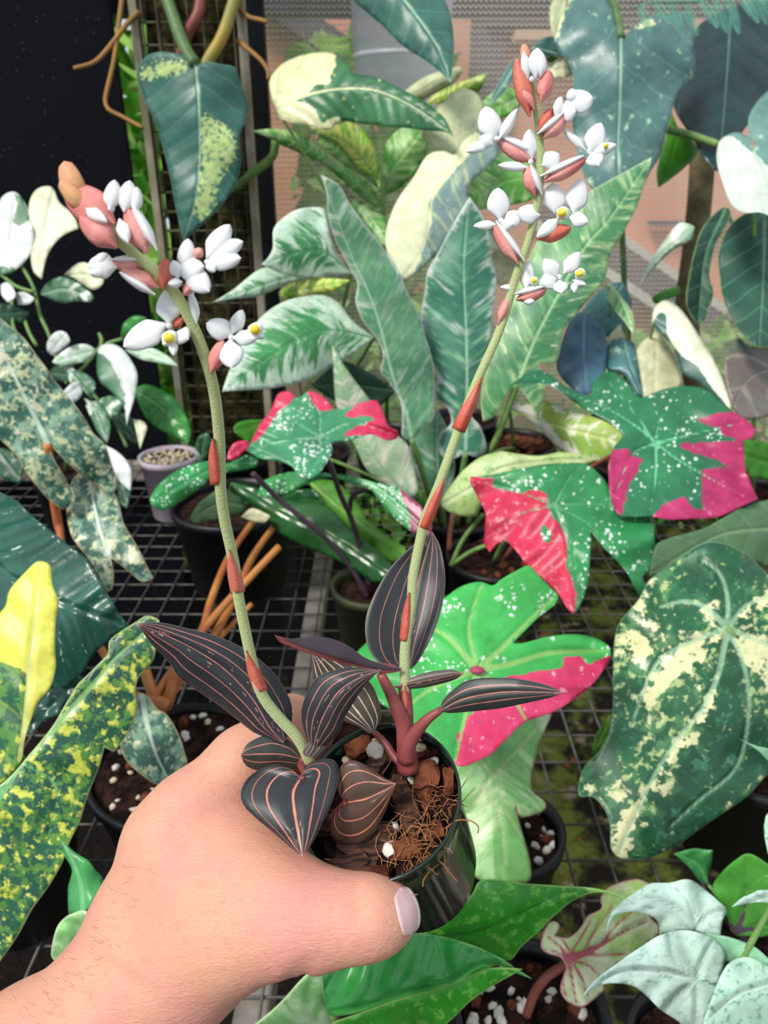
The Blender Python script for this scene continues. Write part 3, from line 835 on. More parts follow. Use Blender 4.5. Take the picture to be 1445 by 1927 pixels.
o = mesh_obj('root_fibre', V, F, M_FIBRE, orchid); o['kind'] = 'stuff'
for s_, dd in [("1180,980 1260,915 1340,905 1400,920 1445,960 1440,1010", [.249, .244, .240, .240]), ("990,1130 1090,1200 1150,1250 1210,1300 1190,1330", [.249, .243, .242]), ("1060,1230 1150,1240 1210,1320 1280,1400", [.247, .242, .242]),
               ("1130,1260 1060,1310 1010,1380 1000,1440", [.244, .242, .241]), ("1200,960 1170,1120 1180,1250", [.249, .245, .243])]:
    q = T(0, s_) * 0.2353 + np.array([560, 1330]); ptube(orchid, M_FIBRE, 0, q, dd, .00022, 'hanging_root', 5, 4)

# --- leaves
SK = '#d98477'
ST = lambda us, w=.00020, c=SK, s=.95: [(u, w if u == 0 else w * .8, c, s) for u in us]
M_OL = leaf_mat('orchid_leaf_dark', '#2b2e33', '#363a3e', stripes=ST([0, -.36, .36, -.68, .68], c='#d7827a'), dashes=('#d79a8c', .8, [-.14, .12, .22, -.22]), edge=('#8a7a7c', .00035), rough=.42, bump=.25, lat=None)
M_OL2 = leaf_mat('orchid_leaf_greenish', '#2f3532', '#353a36', stripes=ST([0, -.5, .5], .00024), dashes=('#c9917e', .5, [.2]), edge=('#8a7a7c', .0003), rough=.42, bump=.25)
M_OL3 = leaf_mat('orchid_leaf_olive', '#5a5242', '#4b4638', stripes=ST([0, -.36, .36, -.7, .7], .00028, '#f0d9c6'), dashes=('#e9d2be', .8, [-.15, .15]), edge=('#9c8878', .0003), rough=.42, bump=.25, trans=.1)
M_OL4 = leaf_mat('orchid_leaf_bronze', '#54362f', '#4a3a30', stripes=ST([0, -.42, .42, -.74, .74], .00027, '#e08a6e'), dashes=('#d98a6a', .7, [.18]), edge=('#9c6f66', .0003), rough=.4, bump=.25)
M_OPL = leaf_mat('orchid_leaf_plum', '#3d333b', '#453843', rough=.4, bump=.2, lat=None)
M_OU = leaf_mat('orchid_leaf_underside', '#7e3f40', '#8c4a48', rough=.5, bump=.2)
M_OR = plain('orchid_stalk_red', '#7e3a3c', '#8f4a48', 60, .4, bump=.3, bscale=500)
A = lambda s: T(0, s)
lv = lambda m, L, M_, R, dm, **k: ruled(orchid, [m, M_OU], A(L), A(M_), A(R), dm, **k)
# big left leaf
lv(M_OL, "546,1375 550,1345 547,1320 534,1294 512,1262 467,1225 411,1198 355,1183 299,1171", "534,1398 508,1371 475,1315 422,1259 359,1218 295,1188 258,1173", "508,1390 480,1380 467,1371 415,1330 377,1304 336,1274 318,1246 284,1211", [.253, .248, .243, .240], fold=.004, crease=.0012)
# upright leaf behind the right spike
lv(M_OL, "735,1252 714,1246 695,1221 688,1191 691,1154 710,1109 736,1068 774,1030", "765,1262 768,1199 777,1150 789,1087 805,1031 813,1001", "782,1249 807,1206 826,1158 836,1109 835,1068 827,1028", [.268, .272, .277, .280], fold=-.004, crease=.0012)
# leaf folded edge-on, red below
lv(M_OU, "735,1249 710,1247 684,1237 662,1220 632,1206 594,1198 557,1202 535,1200", "757,1262 715,1263 660,1248 606,1231 557,1214 516,1194", "740,1266 718,1267 662,1253 606,1238 557,1221 525,1208", [.258, .254, .250, .248], fold=.002)
lv(M_OPL, "740,1256 712,1247 684,1236 662,1219 632,1204 594,1197 557,1201 540,1202", "757,1258 715,1256 660,1243 606,1226 557,1209 530,1200", "745,1261 715,1260 660,1247 606,1230 557,1213 535,1203", [.2575, .2535, .2495, .2475], fold=.001)
# olive leaf behind
lv(M_OL3, "707,1372 714,1360 718,1345 713,1319 697,1285 656,1250 611,1230", "703,1379 690,1362 662,1326 632,1285 604,1246 587,1226", "695,1381 677,1369 643,1354 612,1330 592,1292 587,1255", [.270, .273, .276, .278], fold=.002, crease=.001)
# front middle leaf
lv(M_OL, "583,1400 570,1371 567,1337 576,1307 594,1277 624,1262 662,1256", "590,1402 605,1355 636,1303 675,1276 716,1261", "600,1415 617,1400 636,1382 648,1352 670,1315 692,1284", [.248, .243, .241, .244], fold=.004, crease=.001)
lv(M_OL2, "588,1392 578,1400 570,1412 572,1422", "592,1398 588,1410 579,1424", "604,1398 612,1408 600,1420 590,1427", [.2485, .2475, .247], fold=.001)
# small leaves on the right shoot
lv(M_OL2, "757,1283 774,1275 800,1266 822,1262 850,1260", "740,1293 790,1283 830,1275 872,1267", "760,1297 792,1295 830,1287 858,1278", [.261, .260, .259], fold=.003)
lv(M_OL2, "833,1318 843,1306 871,1284 901,1276 961,1276 1006,1283 1043,1294", "826,1338 870,1316 940,1303 1000,1302 1060,1304", "845,1342 886,1339 905,1337 942,1333 995,1322 1036,1313", [.252, .247, .243, .241], fold=.003, crease=.001)
# left rosette
lv(M_OL2, "553,1402 534,1387 512,1379 486,1388 465,1400", "566,1428 530,1420 490,1419 453,1421", "560,1446 525,1446 486,1450 462,1440", [.256, .252, .250], fold=.003)
M_OLH = leaf_mat('orchid_leaf_heart', '#2b2d31', '#313437', stripes=[(0, .0005, '#dd8a74', .95), (-.5, .00032, '#d98272', .95), (.5, .00032, '#d98272', .95), (-.78, .0002, '#b8695f', .9), (.78, .0002, '#b8695f', .8)], dashes=('#c9916f', .7, [-.16, .14]), edge=('#80747a', .0003), rough=.4, bump=.25)
lv(M_OLH, "558,1455 549,1447 520,1438 486,1449 462,1469 452,1495 460,1518 482,1540 512,1565 542,1591", "566,1466 552,1488 553,1518 560,1563 569,1613", "570,1452 578,1440 594,1431 617,1427 634,1436 637,1462 627,1503 609,1544 591,1581", [.2455, .2375, .2315, .2285], fold=.004, crease=.0015)
M_OLB = M_OL4
lv(M_OLB, "641,1498 635,1486 636,1458 647,1436 669,1432 691,1442 718,1461", "650,1509 677,1508 714,1492 745,1475", "644,1519 628,1533 622,1555 628,1579 647,1593 673,1593 699,1574 721,1536 736,1499", [.2475, .246, .247], fold=.003, crease=.001)

# --- stalks
ptube(orchid, M_OR, 8, "985,1470 978,1400 972,1330 962,1240 930,1160 890,1070 845,985", [.2635, .261, .259, .2575], (.0040, .0016), 'stalk', 10)
ptube(orchid, M_OR, 8, "975,1420 985,1350 1020,1285 1080,1215 1150,1165", [.261, .2575, .2535, .2522], (.0032, .0012), 'stalk', 10)
ptube(orchid, M_OR, 8, "955,1440 920,1410 870,1335 810,1275", [.264, .267, .270], (.0016, .0011), 'stalk', 8)
ptube(orchid, M_OR, 8, "972,1330 975,1200 972,1120 966,1050", [.262, .2625, .2632], (.0029, .0023), 'stalk', 8)
ptube(orchid, M_OR, 11, "440,140 460,180 450,215", [.252, .2485, .2458], (.0012, .0009), 'stalk', 8)
ptube(orchid, M_OR, 0, "583,1475 578,1450 572,1432 566,1428", [.262, .258, .2555], (.0022, .0014), 'stalk', 8)
ptube(orchid, M_OR, 0, "620,1545 634,1525 650,1509", [.259, .252, .2475], (.0011, .0009), 'stalk', 6)

g = G('hairy_flower_stem'); tc = g.node('ShaderNodeTexCoord').outputs['Object']
M_FST = g.done(g.bsdf(g.mix(g.noise(tc, 30, 3), C('#b9c58c'), C('#aab883')), 0.7, g.bump(g.noise(tc, 1500, 2), 0.8, 0.0004), 0.3, sss=0.2))
for n_ in g.nt.nodes:
    if n_.type == 'BSDF_PRINCIPLED':
        n_.inputs['Sheen Weight'].default_value = 0.8; n_.inputs['Sheen Roughness'].default_value = 0.35; n_.inputs['Sheen Tint'].default_value = (.95, 1, .85, 1)
LST = [(583, 1434), (561, 1390), (523, 1348), (493, 1307), (475, 1248), (460, 1180), (449, 1124), (441, 1064), (422, 975), (415, 919), (412, 815), (400, 722), (377, 647), (348, 583), (310, 527), (262, 486), (217, 445), (200, 420)]
RST = [(762, 1322), (762, 1292), (762, 1218), (774, 1139), (777, 1087), (789, 1023), (800, 975), (826, 911), (871, 785), (897, 718), (940, 621), (972, 516), (998, 441), (1013, 366), (1017, 291), (1010, 209), (998, 161), (995, 112)]
LD = lambda y: float(np.interp(y, [380, 700, 1100, 1434], [.178, .200, .234, .256])); RD = lambda y: float(np.interp(y, [100, 600, 1322], [.224, .246, .2632]))
def fstem(pts, df, r0, r1):
    p = cr(np.array(pts, float), 6); d = np.array([df(y) for y in p[:, 1]]); r = np.linspace(r0, r1, len(p))
    return tube(orchid, M_FST, P(p[:, 0], p[:, 1], d), r, 'flower_stem', 12)
ls = fstem(LST, LD, .0019, .0014); rs = fstem(RST, RD, .00185, .0012)

# --- bracts and flowers: curved blades
M_PET = plain('petal_white', '#fcfdff', '#f6f8fd', 60, .45, bump=.3, bscale=300, bd=.0003, trans=.2)
M_PINK = plain('bract_salmon', '#e88a86', '#f2aca4', 70, .5, bump=.5, bscale=900, trans=.1)
M_BRED = plain('bract_red', '#cc5a48', '#d87a68', 70, .5, bump=.5, bscale=900)
M_TAN = plain('bract_tan', '#d3a06a', '#dc9a7c', 40, .55, bump=.4, bscale=900)
M_YEL = plain('anther_yellow', '#f7ea4a', '#f0d830', 200, .5, bump=.5)
def blade(parent, mat, p0, p1, w, d0, d1, name, bulge=.0015, prof=(.35, .8), cup=.0012, bend=0.0, th=.0004, flat=False):
    p0, p1 = np.array(p0, float), np.array(p1, float); ax = p1 - p0; L = np.linalg.norm(ax); nrm = np.array([-ax[1], ax[0]]) / L
    nu, nv = 4, 12; V = []
    for j in range(nv + 1):
        t = j / nv; wd = w / 2 * (math.sin(math.pi * min(1, (t * .93 + .07)) ** prof[1]) ** prof[0] if t < 1 else 0.02) * (0.25 + 0.75 * min(1, t / .3))
        if flat: wd = w / 2 * (1 - t ** 3.5) + .4
        for i in range(-nu, nu + 1):
            s = i / nu; q = p0 + ax * t + nrm * (s * wd + bend * math.sin(math.pi * t))
            V.append(P(q[0], q[1], d0 + (d1 - d0) * t - bulge * math.sin(math.pi * t) + cup * s * s))
    V = np.array(V); k = 2 * nu + 1
    F = [[r * k + c, r * k + c + 1, (r + 1) * k + c + 1, (r + 1) * k + c] for r in range(nv) for c in range(k - 1)]
    m = np.cross(V[F[45][1]] - V[F[45][0]], V[F[45][2]] - V[F[45][0]])
    if m @ (CAM - V[F[45][0]]) < 0: F = [q[::-1] for q in F]
    v2, F2, _ = shell(V, F, th)
    return mesh_obj(name, v2, F2, mat, parent)
def sheath(stem, mat, df, y0, y1, wpx, side=0, dx=0):
    pts = np.array(LST if stem is ls else RST, float); o = pts[:, 1].argsort(); fx = lambda y: float(np.interp(y, pts[o, 1], pts[o, 0])) + dx
    blade(orchid, mat, (fx(y0), y0), (fx(y1) + side, y1), wpx, df(y0) - .0022, df(y1) - .0026, 'bract', .0006, (.3, .7), .0030, 0, flat=True)
sheath(ls, M_BRED, LD, 1302, 1225, 26, -6); sheath(ls, M_BRED, LD, 1116, 1035, 27, -3); sheath(ls, M_BRED, LD, 912, 825, 27, -6, -6)
sheath(rs, M_BRED, RD, 1207, 1115, 21, -4, -2); sheath(rs, M_BRED, RD, 994, 900, 24, 6); sheath(rs, M_BRED, RD, 810, 712, 26, 6); sheath(rs, M_BRED, RD, 1350, 1290, 22, 0)

def flower(k, df, yref, c, petals, sepals=(), yellow=(), dz=0.0, zs_=1.0):
    """c: centre on sheet k; petals / sepals: (x0,y0,x1,y1,width[,depth offset]); yellow: (x,y,r)"""
    o = np.array({1: (0, 0), 3: (905, 0), 4: (0, 460), 6: (905, 460), 2: (480, 0)}[k], float)
    q = lambda x, y: np.array([x, y]) * 0.3737 + o
    cc = q(*c); d = df(yref) + dz
    v_ = P(cc[0], cc[1], d)
    fl = blob(orchid, M_PET, v_, .0009, 'flower', int(c[0]), (1, 1, 1), .1)
    for i, (x0, y0, x1, y1, w, *r) in enumerate(petals):
        off = r[0] if r else 0; blade(fl, M_PET, q(x0, y0), q(x1, y1), w * .3737, d - .0006 + off - .0001 * i, d - .0020 + off, 'petal', .0007, (.55, .9), .0010)
    for (x0, y0, x1, y1, w, *r) in sepals:
        m = r[0] if r else M_PINK; n_ = q(x1, y1) - q(x0, y0); n_ = np.array([-n_[1], n_[0]]) / np.linalg.norm(n_); s_ = r[1] if len(r) > 1 else 0
        blade(fl, m, q(x0, y0), q(x1, y1), w * .3737, d + .0008, d - .0006, 'sepal', .0015, (.5, 1.0), .002, 0)
        if s_:   # pale upper half of the ovary
            a = q(x0, y0) + n_ * s_ * w * .3737 * .42; b = q(x1, y1) + n_ * s_ * w * .3737 * .22
            blade(fl, M_PET, a, b, w * .3737 * .5, d - .0004, d - .0016, 'ovary', .0012, (.5, 1.0), .002)
    for (x, y, r) in yellow:
        p = q(x, y); blob(fl, M_YEL, P(p[0], p[1], d - .0032), r * .30 * d / FPX, 'anther', 3, (1, 1, 1), .2)
        blade(fl, M_PET, q(x - r * .9, y + r * 1.1), q(x + r * 1.1, y - r * 1.0), r * .3737 * 2.6, d - .0018, d - .0022, 'lip', .0006)

R = RD
flower(3, R, 100, (255, 400), [(235, 400, 215, 255, 52), (275, 395, 285, 240, 92), (300, 390, 305, 260, 60)], [(245, 590, 178, 290, 92, M_BRED), (270, 560, 195, 420, 60, M_PINK, 0), (300, 520, 345, 350, 80, M_PINK, 0)])
blade(rs, M_TAN, (990, 118), (986, 82), 20, RD(100) - .0005, RD(80), 'bract')
flower(3, R, 190, (440, 540), [(420, 545, 362, 535, 110), (400, 560, 480, 560, 110), (440, 530, 565, 490, 125), (470, 520, 455, 445, 70)], [(310, 700, 430, 580, 84, M_PINK, -1), (285, 665, 360, 545, 60, M_BRED)])
flower(3, R, 280, (545, 765), [(545, 770, 605, 618, 105), (530, 760, 415, 648, 48), (560, 770, 682, 728, 62), (555, 765, 595, 838, 100)], [(315, 918, 530, 798, 82, M_PINK, -1)], [(628, 735, 14)])
flower(2, R, 262, (1215, 700), [(1200, 705, 1160, 535, 122), (1225, 705, 1325, 545, 56), (1190, 715, 1062, 765, 58), (1200, 730, 1130, 690, 80)], [])
flower(3, R, 300, (250, 815), [(258, 800, 245, 648, 92), (240, 845, 85, 832, 52), (305, 835, 395, 775, 95)], [(275, 812, 82, 702, 100, M_PINK, 1), (272, 990, 232, 832, 84, M_PINK, 1)])
flower(3, R, 420, (100, 1110), [(92, 1105, 85, 945, 118), (80, 1130, -40, 1140, 50), (115, 1120, 215, 1080, 88), (100, 1125, 165, 1130, 60)], [(190, 1335, 58, 1120, 84, M_PINK, 1)])
flower(3, R, 400, (420, 1090), [(370, 1075, 362, 920, 122), (462, 1075, 508, 900, 112), (440, 1095, 542, 1118, 80), (300, 1085, 178, 1070, 100), (395, 1100, 280, 1195, 66)], [(280, 1205, 455, 1145, 84, M_BRED)], [(408, 1072, 26)])
flower(6, R, 540, (395, 165), [(385, 165, 318, 72, 92), (415, 150, 500, 38, 78), (380, 170, 300, 200, 90), (395, 180, 405, 250, 80), (460, 180, 530, 205, 40), (470, 190, 470, 245, 40)], [(175, 280, 330, 225, 74, M_PINK, -1)], [(497, 147, 22)])
flower(6, R, 560, (232, 215), [(225, 230, 243, 82, 74), (180, 222, 95, 215, 36), (215, 290, 270, 285, 40)], [(85, 405, 148, 250, 56, M_PINK, 0)], [(266, 182, 16)])
R = LD
flower(1, R, 400, (560, 1050), [(555, 1060, 578, 905, 92), (625, 1070, 655, 908, 100), (680, 1075, 690, 940, 70), (600, 1100, 645, 1225, 70), (420, 1040, 540, 1120, 66)], [(580, 1130, 330, 950, 190, M_PINK, 0), (590, 1250, 400, 1085, 130, M_PINK), (745, 1280, 640, 1040, 120, M_PINK, 1)], dz=-.0028)
blade(ls, M_TAN, (150, 385), (120, 303), 46, LD(380), LD(360) - .002, 'bract'); blade(ls, M_TAN, (165, 400), (112, 340), 34, LD(380) - .0012, LD(360) - .003, 'bract')
flower(1, R, 490, (530, 1335), [(590, 1345, 440, 1335, 128), (560, 1330, 450, 1380, 90), (540, 1330, 480, 1290, 90)], [(730, 1335, 560, 1325, 80, M_PINK, 1), (800, 1450, 610, 1350, 96, M_PINK, -1)])
flower(1, R, 470, (1045, 1320), [(1040, 1300, 1160, 1130, 110), (1050, 1300, 1225, 1215, 100), (1040, 1320, 1215, 1300, 105), (1050, 1310, 1080, 1372, 60)], [(980, 1300, 1015, 1250, 60, M_PINK)])
flower(1, R, 500, (930, 1370), [(930, 1360, 948, 1200, 92), (890, 1370, 1030, 1340, 130), (940, 1360, 1055, 1470, 120), (920, 1420, 845, 1430, 55), (900, 1400, 870, 1310, 70)], [(820, 1460, 835, 1300, 80, M_BRED), (920, 1490, 985, 1410, 56, M_PINK)])
flower(4, R, 600, (850, 410), [(850, 400, 850, 225, 130), (840, 400, 620, 515, 140), (890, 440, 950, 480, 100), (870, 480, 875, 560, 50)], [(870, 420, 925, 370, 46, M_BRED)], [(850, 472, 32)])
flower(4, R, 600, (960, 250), [(990, 400, 960, 240, 56)], [(930, 260, 980, 190, 60, M_PINK, 0)])
flower(4, R, 640, (1165, 470), [(1170, 455, 1038, 395, 112), (1170, 450, 1222, 328, 76), (1160, 480, 1165, 625, 132), (1170, 470, 1300, 470, 80), (1240, 430, 1330, 470, 50)], [(1060, 650, 1125, 480, 84, M_PINK)], [(1283, 430, 30)])
# ------------------------------------------------------------------ potted plants on the bench
def pot_parts(parent, c, R, H, mat=None, Rb=None, soil=True, chips=0, perl=0, gran=0, seed=0, dz=0.012, wall=.003):
    c = np.array(c, float); mat = mat or M_POT; Rb = Rb or R * .78
    M = np.eye(4); M[:3, 3] = (c[0], c[1], 0.0016)
    v, f = lathe_geo([(.002, 0), (Rb - .004, 0), (Rb, .004), (R - .002, H - .012), (R + .001, H - .012), (R + .002, H), (R - wall, H + .0005), (R - wall - .001, H - .010), (Rb - .003, .010), (.002, .010)], 40, M)
    mesh_obj('pot', v, f, mat, parent)
    rg = np.random.default_rng(seed); Rs = R - wall - .0025; zs = H - dz
    V = []; F = []; nr, ns = 7, 30
    for i in range(nr + 1):
        for s in range(ns):
            a = 2 * math.pi * s / ns; r = Rs * i / nr
            V.append((c[0] + r * math.cos(a), c[1] + r * math.sin(a), zs + rg.normal() * .002 - .002 * (i == nr)))
    for i in range(nr):
        for s in range(ns): F.append([i * ns + s, (i + 1) * ns + s, (i + 1) * ns + (s + 1) % ns, i * ns + (s + 1) % ns])
    mesh_obj('substrate', V, F, M_SOIL, parent, smooth=False)
    for n, m, nm, r0 in ((chips, M_CHIP, 'bark_chip', .007), (perl, M_PERL, 'perlite', .0045), (gran, M_PUM, 'granule', .0035)):
        for i in range(n):
            r = Rs * .93 * math.sqrt(rg.random()); a = rg.uniform(0, 6.28)
            blob(parent, m, (c[0] + r * math.cos(a), c[1] + r * math.sin(a), zs + r0 * .3), r0 * rg.uniform(.6, 1.2), nm, seed * 100 + i, (1, 1, .7), .3, rand_rot(rg), sub=1)

def plant(name, label, pos, R=.05, H=.10, potmat=None, group=None, **kw):
    o = thing(name, label, 'plant', (pos[0], pos[1], 0.0), group)
    pot_parts(o, pos, R, H, potmat, **kw)
    o_soil[o.name] = np.array([pos[0], pos[1], H - .012]); return o
o_soil = {}
def pot_at(px, py, H):
    """bench position of a pot whose rim centre, H above the bench, is seen at (px, py)"""
    q = on_z(px, py, H); return (q[0], q[1])
def auto_petiole(o, mat, k, xy, d, r=.002, up=.04, mid=None):
    b = T(k, xy)[0]; e = P(b[0], b[1], d + .0015); s = o_soil[o.name] + np.array([random.uniform(-.008, .008), random.uniform(-.008, .008), 0])
    tube(o, mat, curve3(s, e, up, 12, mid), np.linspace(r * 1.3, r * .8, 12), 'petiole', 8)

# ---- leaf materials
M_BG = leaf_mat('climber_blue_green', '#285a52', '#34695c', patch='#c3d68d', pvar=['#b5cc80', [('#3f7d68', 120, .54, .05, 0)]], pjag=.05, pscale=150, mid='#9cc3a0', midw=.0018, lat=('#6d9c8c', .035, .0016, .35), edge=('#8bb39a', .001), rough=.38)
M_GG = leaf_mat('heart_blue_grey', '#456d6b', '#537a77', var=[('#9cbfa4', 70, .60, .05, 0)], patch='#d8dfae', pjag=.03, pscale=70, mid='#9cc0a4', midw=.0016, lat=('#7da39a', .05, .0016, .35), edge=('#86ab98', .001), rough=.36)
M_CR = leaf_mat('cream_green_leaf', '#2f6c47', '#3f7c50', var=[('#d9de86', 85, .63, .03, 0)], patch='#eeecb9', pvar=['#e3e6b4'], pjag=.02, pscale=60, mid='#dfe6b0', midw=.002, lat=('#4d8a5c', .022, .0018, .3), rough=.38, trans=.12)
M_CW = leaf_mat('cream_grey_leaf', '#7d9a98', '#8aa79c', var=[('#b9cdb4', 40, .55, .1, 1)], patch='#eef0cb', pvar=['#e2e8bf'], pjag=.012, pscale=60, mid='#f0f0c0', midw=.0016, lat=('#e6e6a0', .03, .003, .35), rough=.38, trans=.12)
M_CRU = leaf_mat('cream_leaf_back', '#dfe4b9', '#d3dcae', lat=('#c9d69c', .03, .002, .4), rough=.5, trans=.2)
M_DY = leaf_mat('yellow_green_streaked', '#93cf40', '#78bb3c', var=[('#dfe67a', 90, .43, .1, .25), ('#f2f2b0', 140, .53, .06, .25)], mid='#9cc25c', midw=.0018, rough=.38, trans=.3)
M_DG = leaf_mat('green_streaked', '#7cc860', '#62b24f', var=[('#c3e6a4', 90, .44, .14, .25)], mid='#a5cf90', midw=.0018, rough=.38, trans=.28)
M_FM = leaf_mat('marbled_mint_leaf', '#2f8046', '#459455', var=[('#bfdcc4', 85, .50, .14, .3, .16, .03), ('#d8e8d6', 150, .58, .1, .3, .10, .02)], mid='#4d9560', midw=.0012, edge=('#cfe2cf', .0016), rough=.4)
M_EM = leaf_mat('silver_marbled_blade', '#4c8a66', '#5f9a72', var=[('#7cae7e', 120, .48, .2, .3), ('#b9cabd', 90, .50, .26, .3, .08, .012)], mid='#a9c8ae', midw=.002, edge=('#d3d8d0', .0022), rough=.42)
M_EM2 = leaf_mat('green_marbled_blade', '#4a8b57', '#3f7f58', var=[('#9cc284', 90, .46, .26, .3, .08, .015), ('#cddcb0', 130, .58, .08, .3)], mid='#a9cf9c', midw=.002, edge=('#c7dcae', .0018), rough=.42)
M_EM3 = leaf_mat('deep_green_blade', '#2f6f5b', '#3c7d62', var=[('#8dbb96', 80, .48, .28, .3), ('#c0cbc4', 60, .56, .18, .3, .16, .012)], mid='#9cc6a6', midw=.002, edge=('#c7d2cb', .003), rough=.42)
M_FP = leaf_mat('pale_pinkish_blade', '#7fae7e', '#a5bf9a', var=[('#d8d3c4', 90, .48, .14, .3)], mid='#8ab588', midw=.0016, rough=.45)
M_JS = leaf_mat('yellow_speckled_leaf', '#8fb848', '#a9c25a', var=[('#e8ead0', 60, .52, .08, .5), ('#c9cf3f', 40, .6, .08, .5)], patch='#efece0', pjag=.02, mid='#d5d98c', midw=.0015, rough=.42, trans=.1)
M_JP = leaf_mat('pale_lime_marbled', '#c5d99c', '#b3d080', var=[('#6fae48', 150, .55, .08, 0)], mid='#dbe6b8', midw=.0015, rough=.42, trans=.1)
SPW = lambda c, dens, bl, sc=230, size=.36: (c, sc, size, dens, bl)
M_C1 = leaf_mat('caladium_dark', '#1e6644', '#2a7a4f', patch='#9e1f56', pvar=['#b22c64', [('#d8648e', 160, .62, .04, 0)]], pjag=.010, pscale=110, spots=[SPW('#d9e9e4', .4, .47)], vein='#69b58a', rough=.38)
M_C2 = leaf_mat('caladium_red', '#2a824c', '#359254', patch='#c62a4c', pvar=['#d43a58', [('#f29aa8', 170, .60, .04, 0)]], pjag=.010, pscale=110, spots=[SPW('#e2f0e8', .6, .44)], vein='#5fa678', rough=.38, trans=.08)
M_C3 = leaf_mat('caladium_bright', '#3aac50', '#48b95a', patch='#d92f64', pvar=['#e24676', [('#f9a6bc', 170, .60, .04, 0)]], pjag=.007, pscale=130, spots=[('#e8f6ee', 330, .42, .7, .52)], vein='#8fc46c', rough=.42, trans=.12, vsoft=.001)
M_C4 = leaf_mat('caladium_left', '#3c8a60', '#469468', patch='#c92a55', pvar=['#d63a60'], pjag=.008, pscale=110, spots=[SPW('#e0efe8', .8, .46, 290, .40)], vein='#7db894', rough=.36)
M_C5 = leaf_mat('caladium_lobe', '#2e8a4c', '#3a9a52', patch='#8f3558', pvar=['#a04868'], pjag=.008, spots=[SPW('#d5ebe2', .7, .48, 290, .38)], mid='#5dac70', midw=.0015, rough=.34)
M_DK = leaf_mat('dark_glossy_leaf', '#1c4f24', '#245c28', mid='#2f6b34', midw=.0016, lat=(None, .03, .002, 0), rough=.25)
M_DK2 = leaf_mat('olive_green_leaf', '#4f8a2c', '#5a962f', mid='#7fb04c', midw=.0016, lat=(None, .025, .002, 0), rough=.36, trans=.1)
M_KV = leaf_mat('cream_splashed_heart', '#1c5334', '#266240', var=[('#4a7f52', 60, .50, .10, 0), ('#a9bf80', 130, .555, .04, 0), ('#dcdcae', 55, .57, .05, 0)], patch='#e6e3b4', pvar=['#dfdca8', [('#c5cf95', 90, .52, .1, 0), ('#3f7a4c', 130, .59, .04, 0)]], pjag=.035, pscale=110, vein='#a3c9a6', edge=('#6e9a7a', .001), rough=.34, vsoft=.0016, vop=.6, patch2=('#164a30', '#205a3a', [('#3f7a58', 80, .56, .08, 0), ('#8fae74', 150, .62, .04, 0)]))
M_KB = leaf_mat('grey_green_back_leaf', '#557a4c', '#4d7050', mid='#7d9a6c', midw=.0015, lat=('#6f9068', .03, .0015, .4), rough=.45)
M_HB = leaf_mat('slate_blue_leaf', '#4d7288', '#44687f', mid='#6d93a6', midw=.0014, lat=('#5d8498', .03, .0015, .3), rough=.34)
M_HM = leaf_mat('slate_mottled', '#3f6f74', '#4a7d80', var=[('#a9c8b4', 60, .6, .05, 0)], rough=.36, mid='#7fa6a0')
M_HC = leaf_mat('cream_dark_half', '#eef0d8', '#e4ebcf', patch='#466a62', pvar=['#50786e'], pjag=.008, rough=.4, mid=None, trans=.08)
M_HP = leaf_mat('pale_cream_leaf', '#dcdcb8', '#d3d4ac', lat=('#c6c994', .02, .0015, .35), rough=.42, trans=.12)
M_GD = leaf_mat('very_dark_leaf', '#122e33', '#17383c', mid='#4c7470', midw=.002, lat=('#24484a', .04, .0016, .5), rough=.36)
M_GV = leaf_mat('dark_velvet_leaf', '#1d4a3c', '#235444', mid='#5f8f6c', midw=.002, lat=('#4f8468', .03, .0018, .55), edge=('#8a9c58', .0014), rough=.5)
M_GW = leaf_mat('white_half_leaf', '#6f978e', '#5d8a80', var=[('#b9cfc0', 60, .6, .05, 0)], patch='#cfdbcd', pvar=['#c6d5c8'], pjag=.014, rough=.36, mid='#a9c4b4')
M_GP = leaf_mat('purple_grey_leaf', '#5d6e60', '#7a6a68', var=[('#9a8f88', 30, .58, .1, .4)], mid='#a58e8a', rough=.4)
M_GB = leaf_mat('bright_green_leaf', '#4a9420', '#3f8a1c', mid='#3a7a1c', rough=.4, trans=.25)
M_OY = leaf_mat('gold_splashed_blade', '#1c5040', '#285f4a', var=[('#5a8f42', 150, .49, .08, 0), ('#c6d04e', 85, .535, .05, 0), ('#dade6a', 170, .565, .04, 0)], mid='#8fbf78', midw=.0026, lat=(None, .03, .002, 0), vein='#6fae72', edge=('#b9cf8c', .0012), rough=.33)
M_OY2 = leaf_mat('half_yellow_leaf', '#1f5a40', '#2a6a46', var=[('#5a8f42', 110, .47, .06, 0), ('#c6d04e', 75, .53, .04, 0)], patch='#e3e356', pvar=['#dcdd62'], pjag=.010, pscale=60, mid='#d9dc8a', midw=.002, lat=('#d2d23c', .03, .0015, .2), rough=.4, trans=.1)
M_PD = leaf_mat('dark_white_streaked', '#1b4a3e', '#245648', var=[('#3f766a', 75, .56, .14, .2), ('#c3d6d0', 280, .645, .02, .3)], lat=(None, .022, .0018, .4), rough=.28, spec=.6, bump=.9)
M_QM = leaf_mat('grey_mottled_blade', '#305c50', '#41705f', var=[('#7fa38c', 75, .48, .08, 0), ('#c3cca0', 110, .53, .06, 0), ('#dfe0c0', 60, .57, .05, 0)], mid='#c3d6c4', midw=.0024, lat=(None, .03, .002, 0), edge=('#c9b98c', .0014), rough=.38)
M_RW = leaf_mat('white_small_leaf', '#d9e0dd', '#cdd7d2', patch='#4c7d5c', pvar=['#3f7050'], pjag=.012, pscale=110, rough=.42)
M_RC = leaf_mat('cream_small_leaf', '#e8e8c9', '#dfe3c0', mid='#a9bf84', midw=.001, rough=.45)
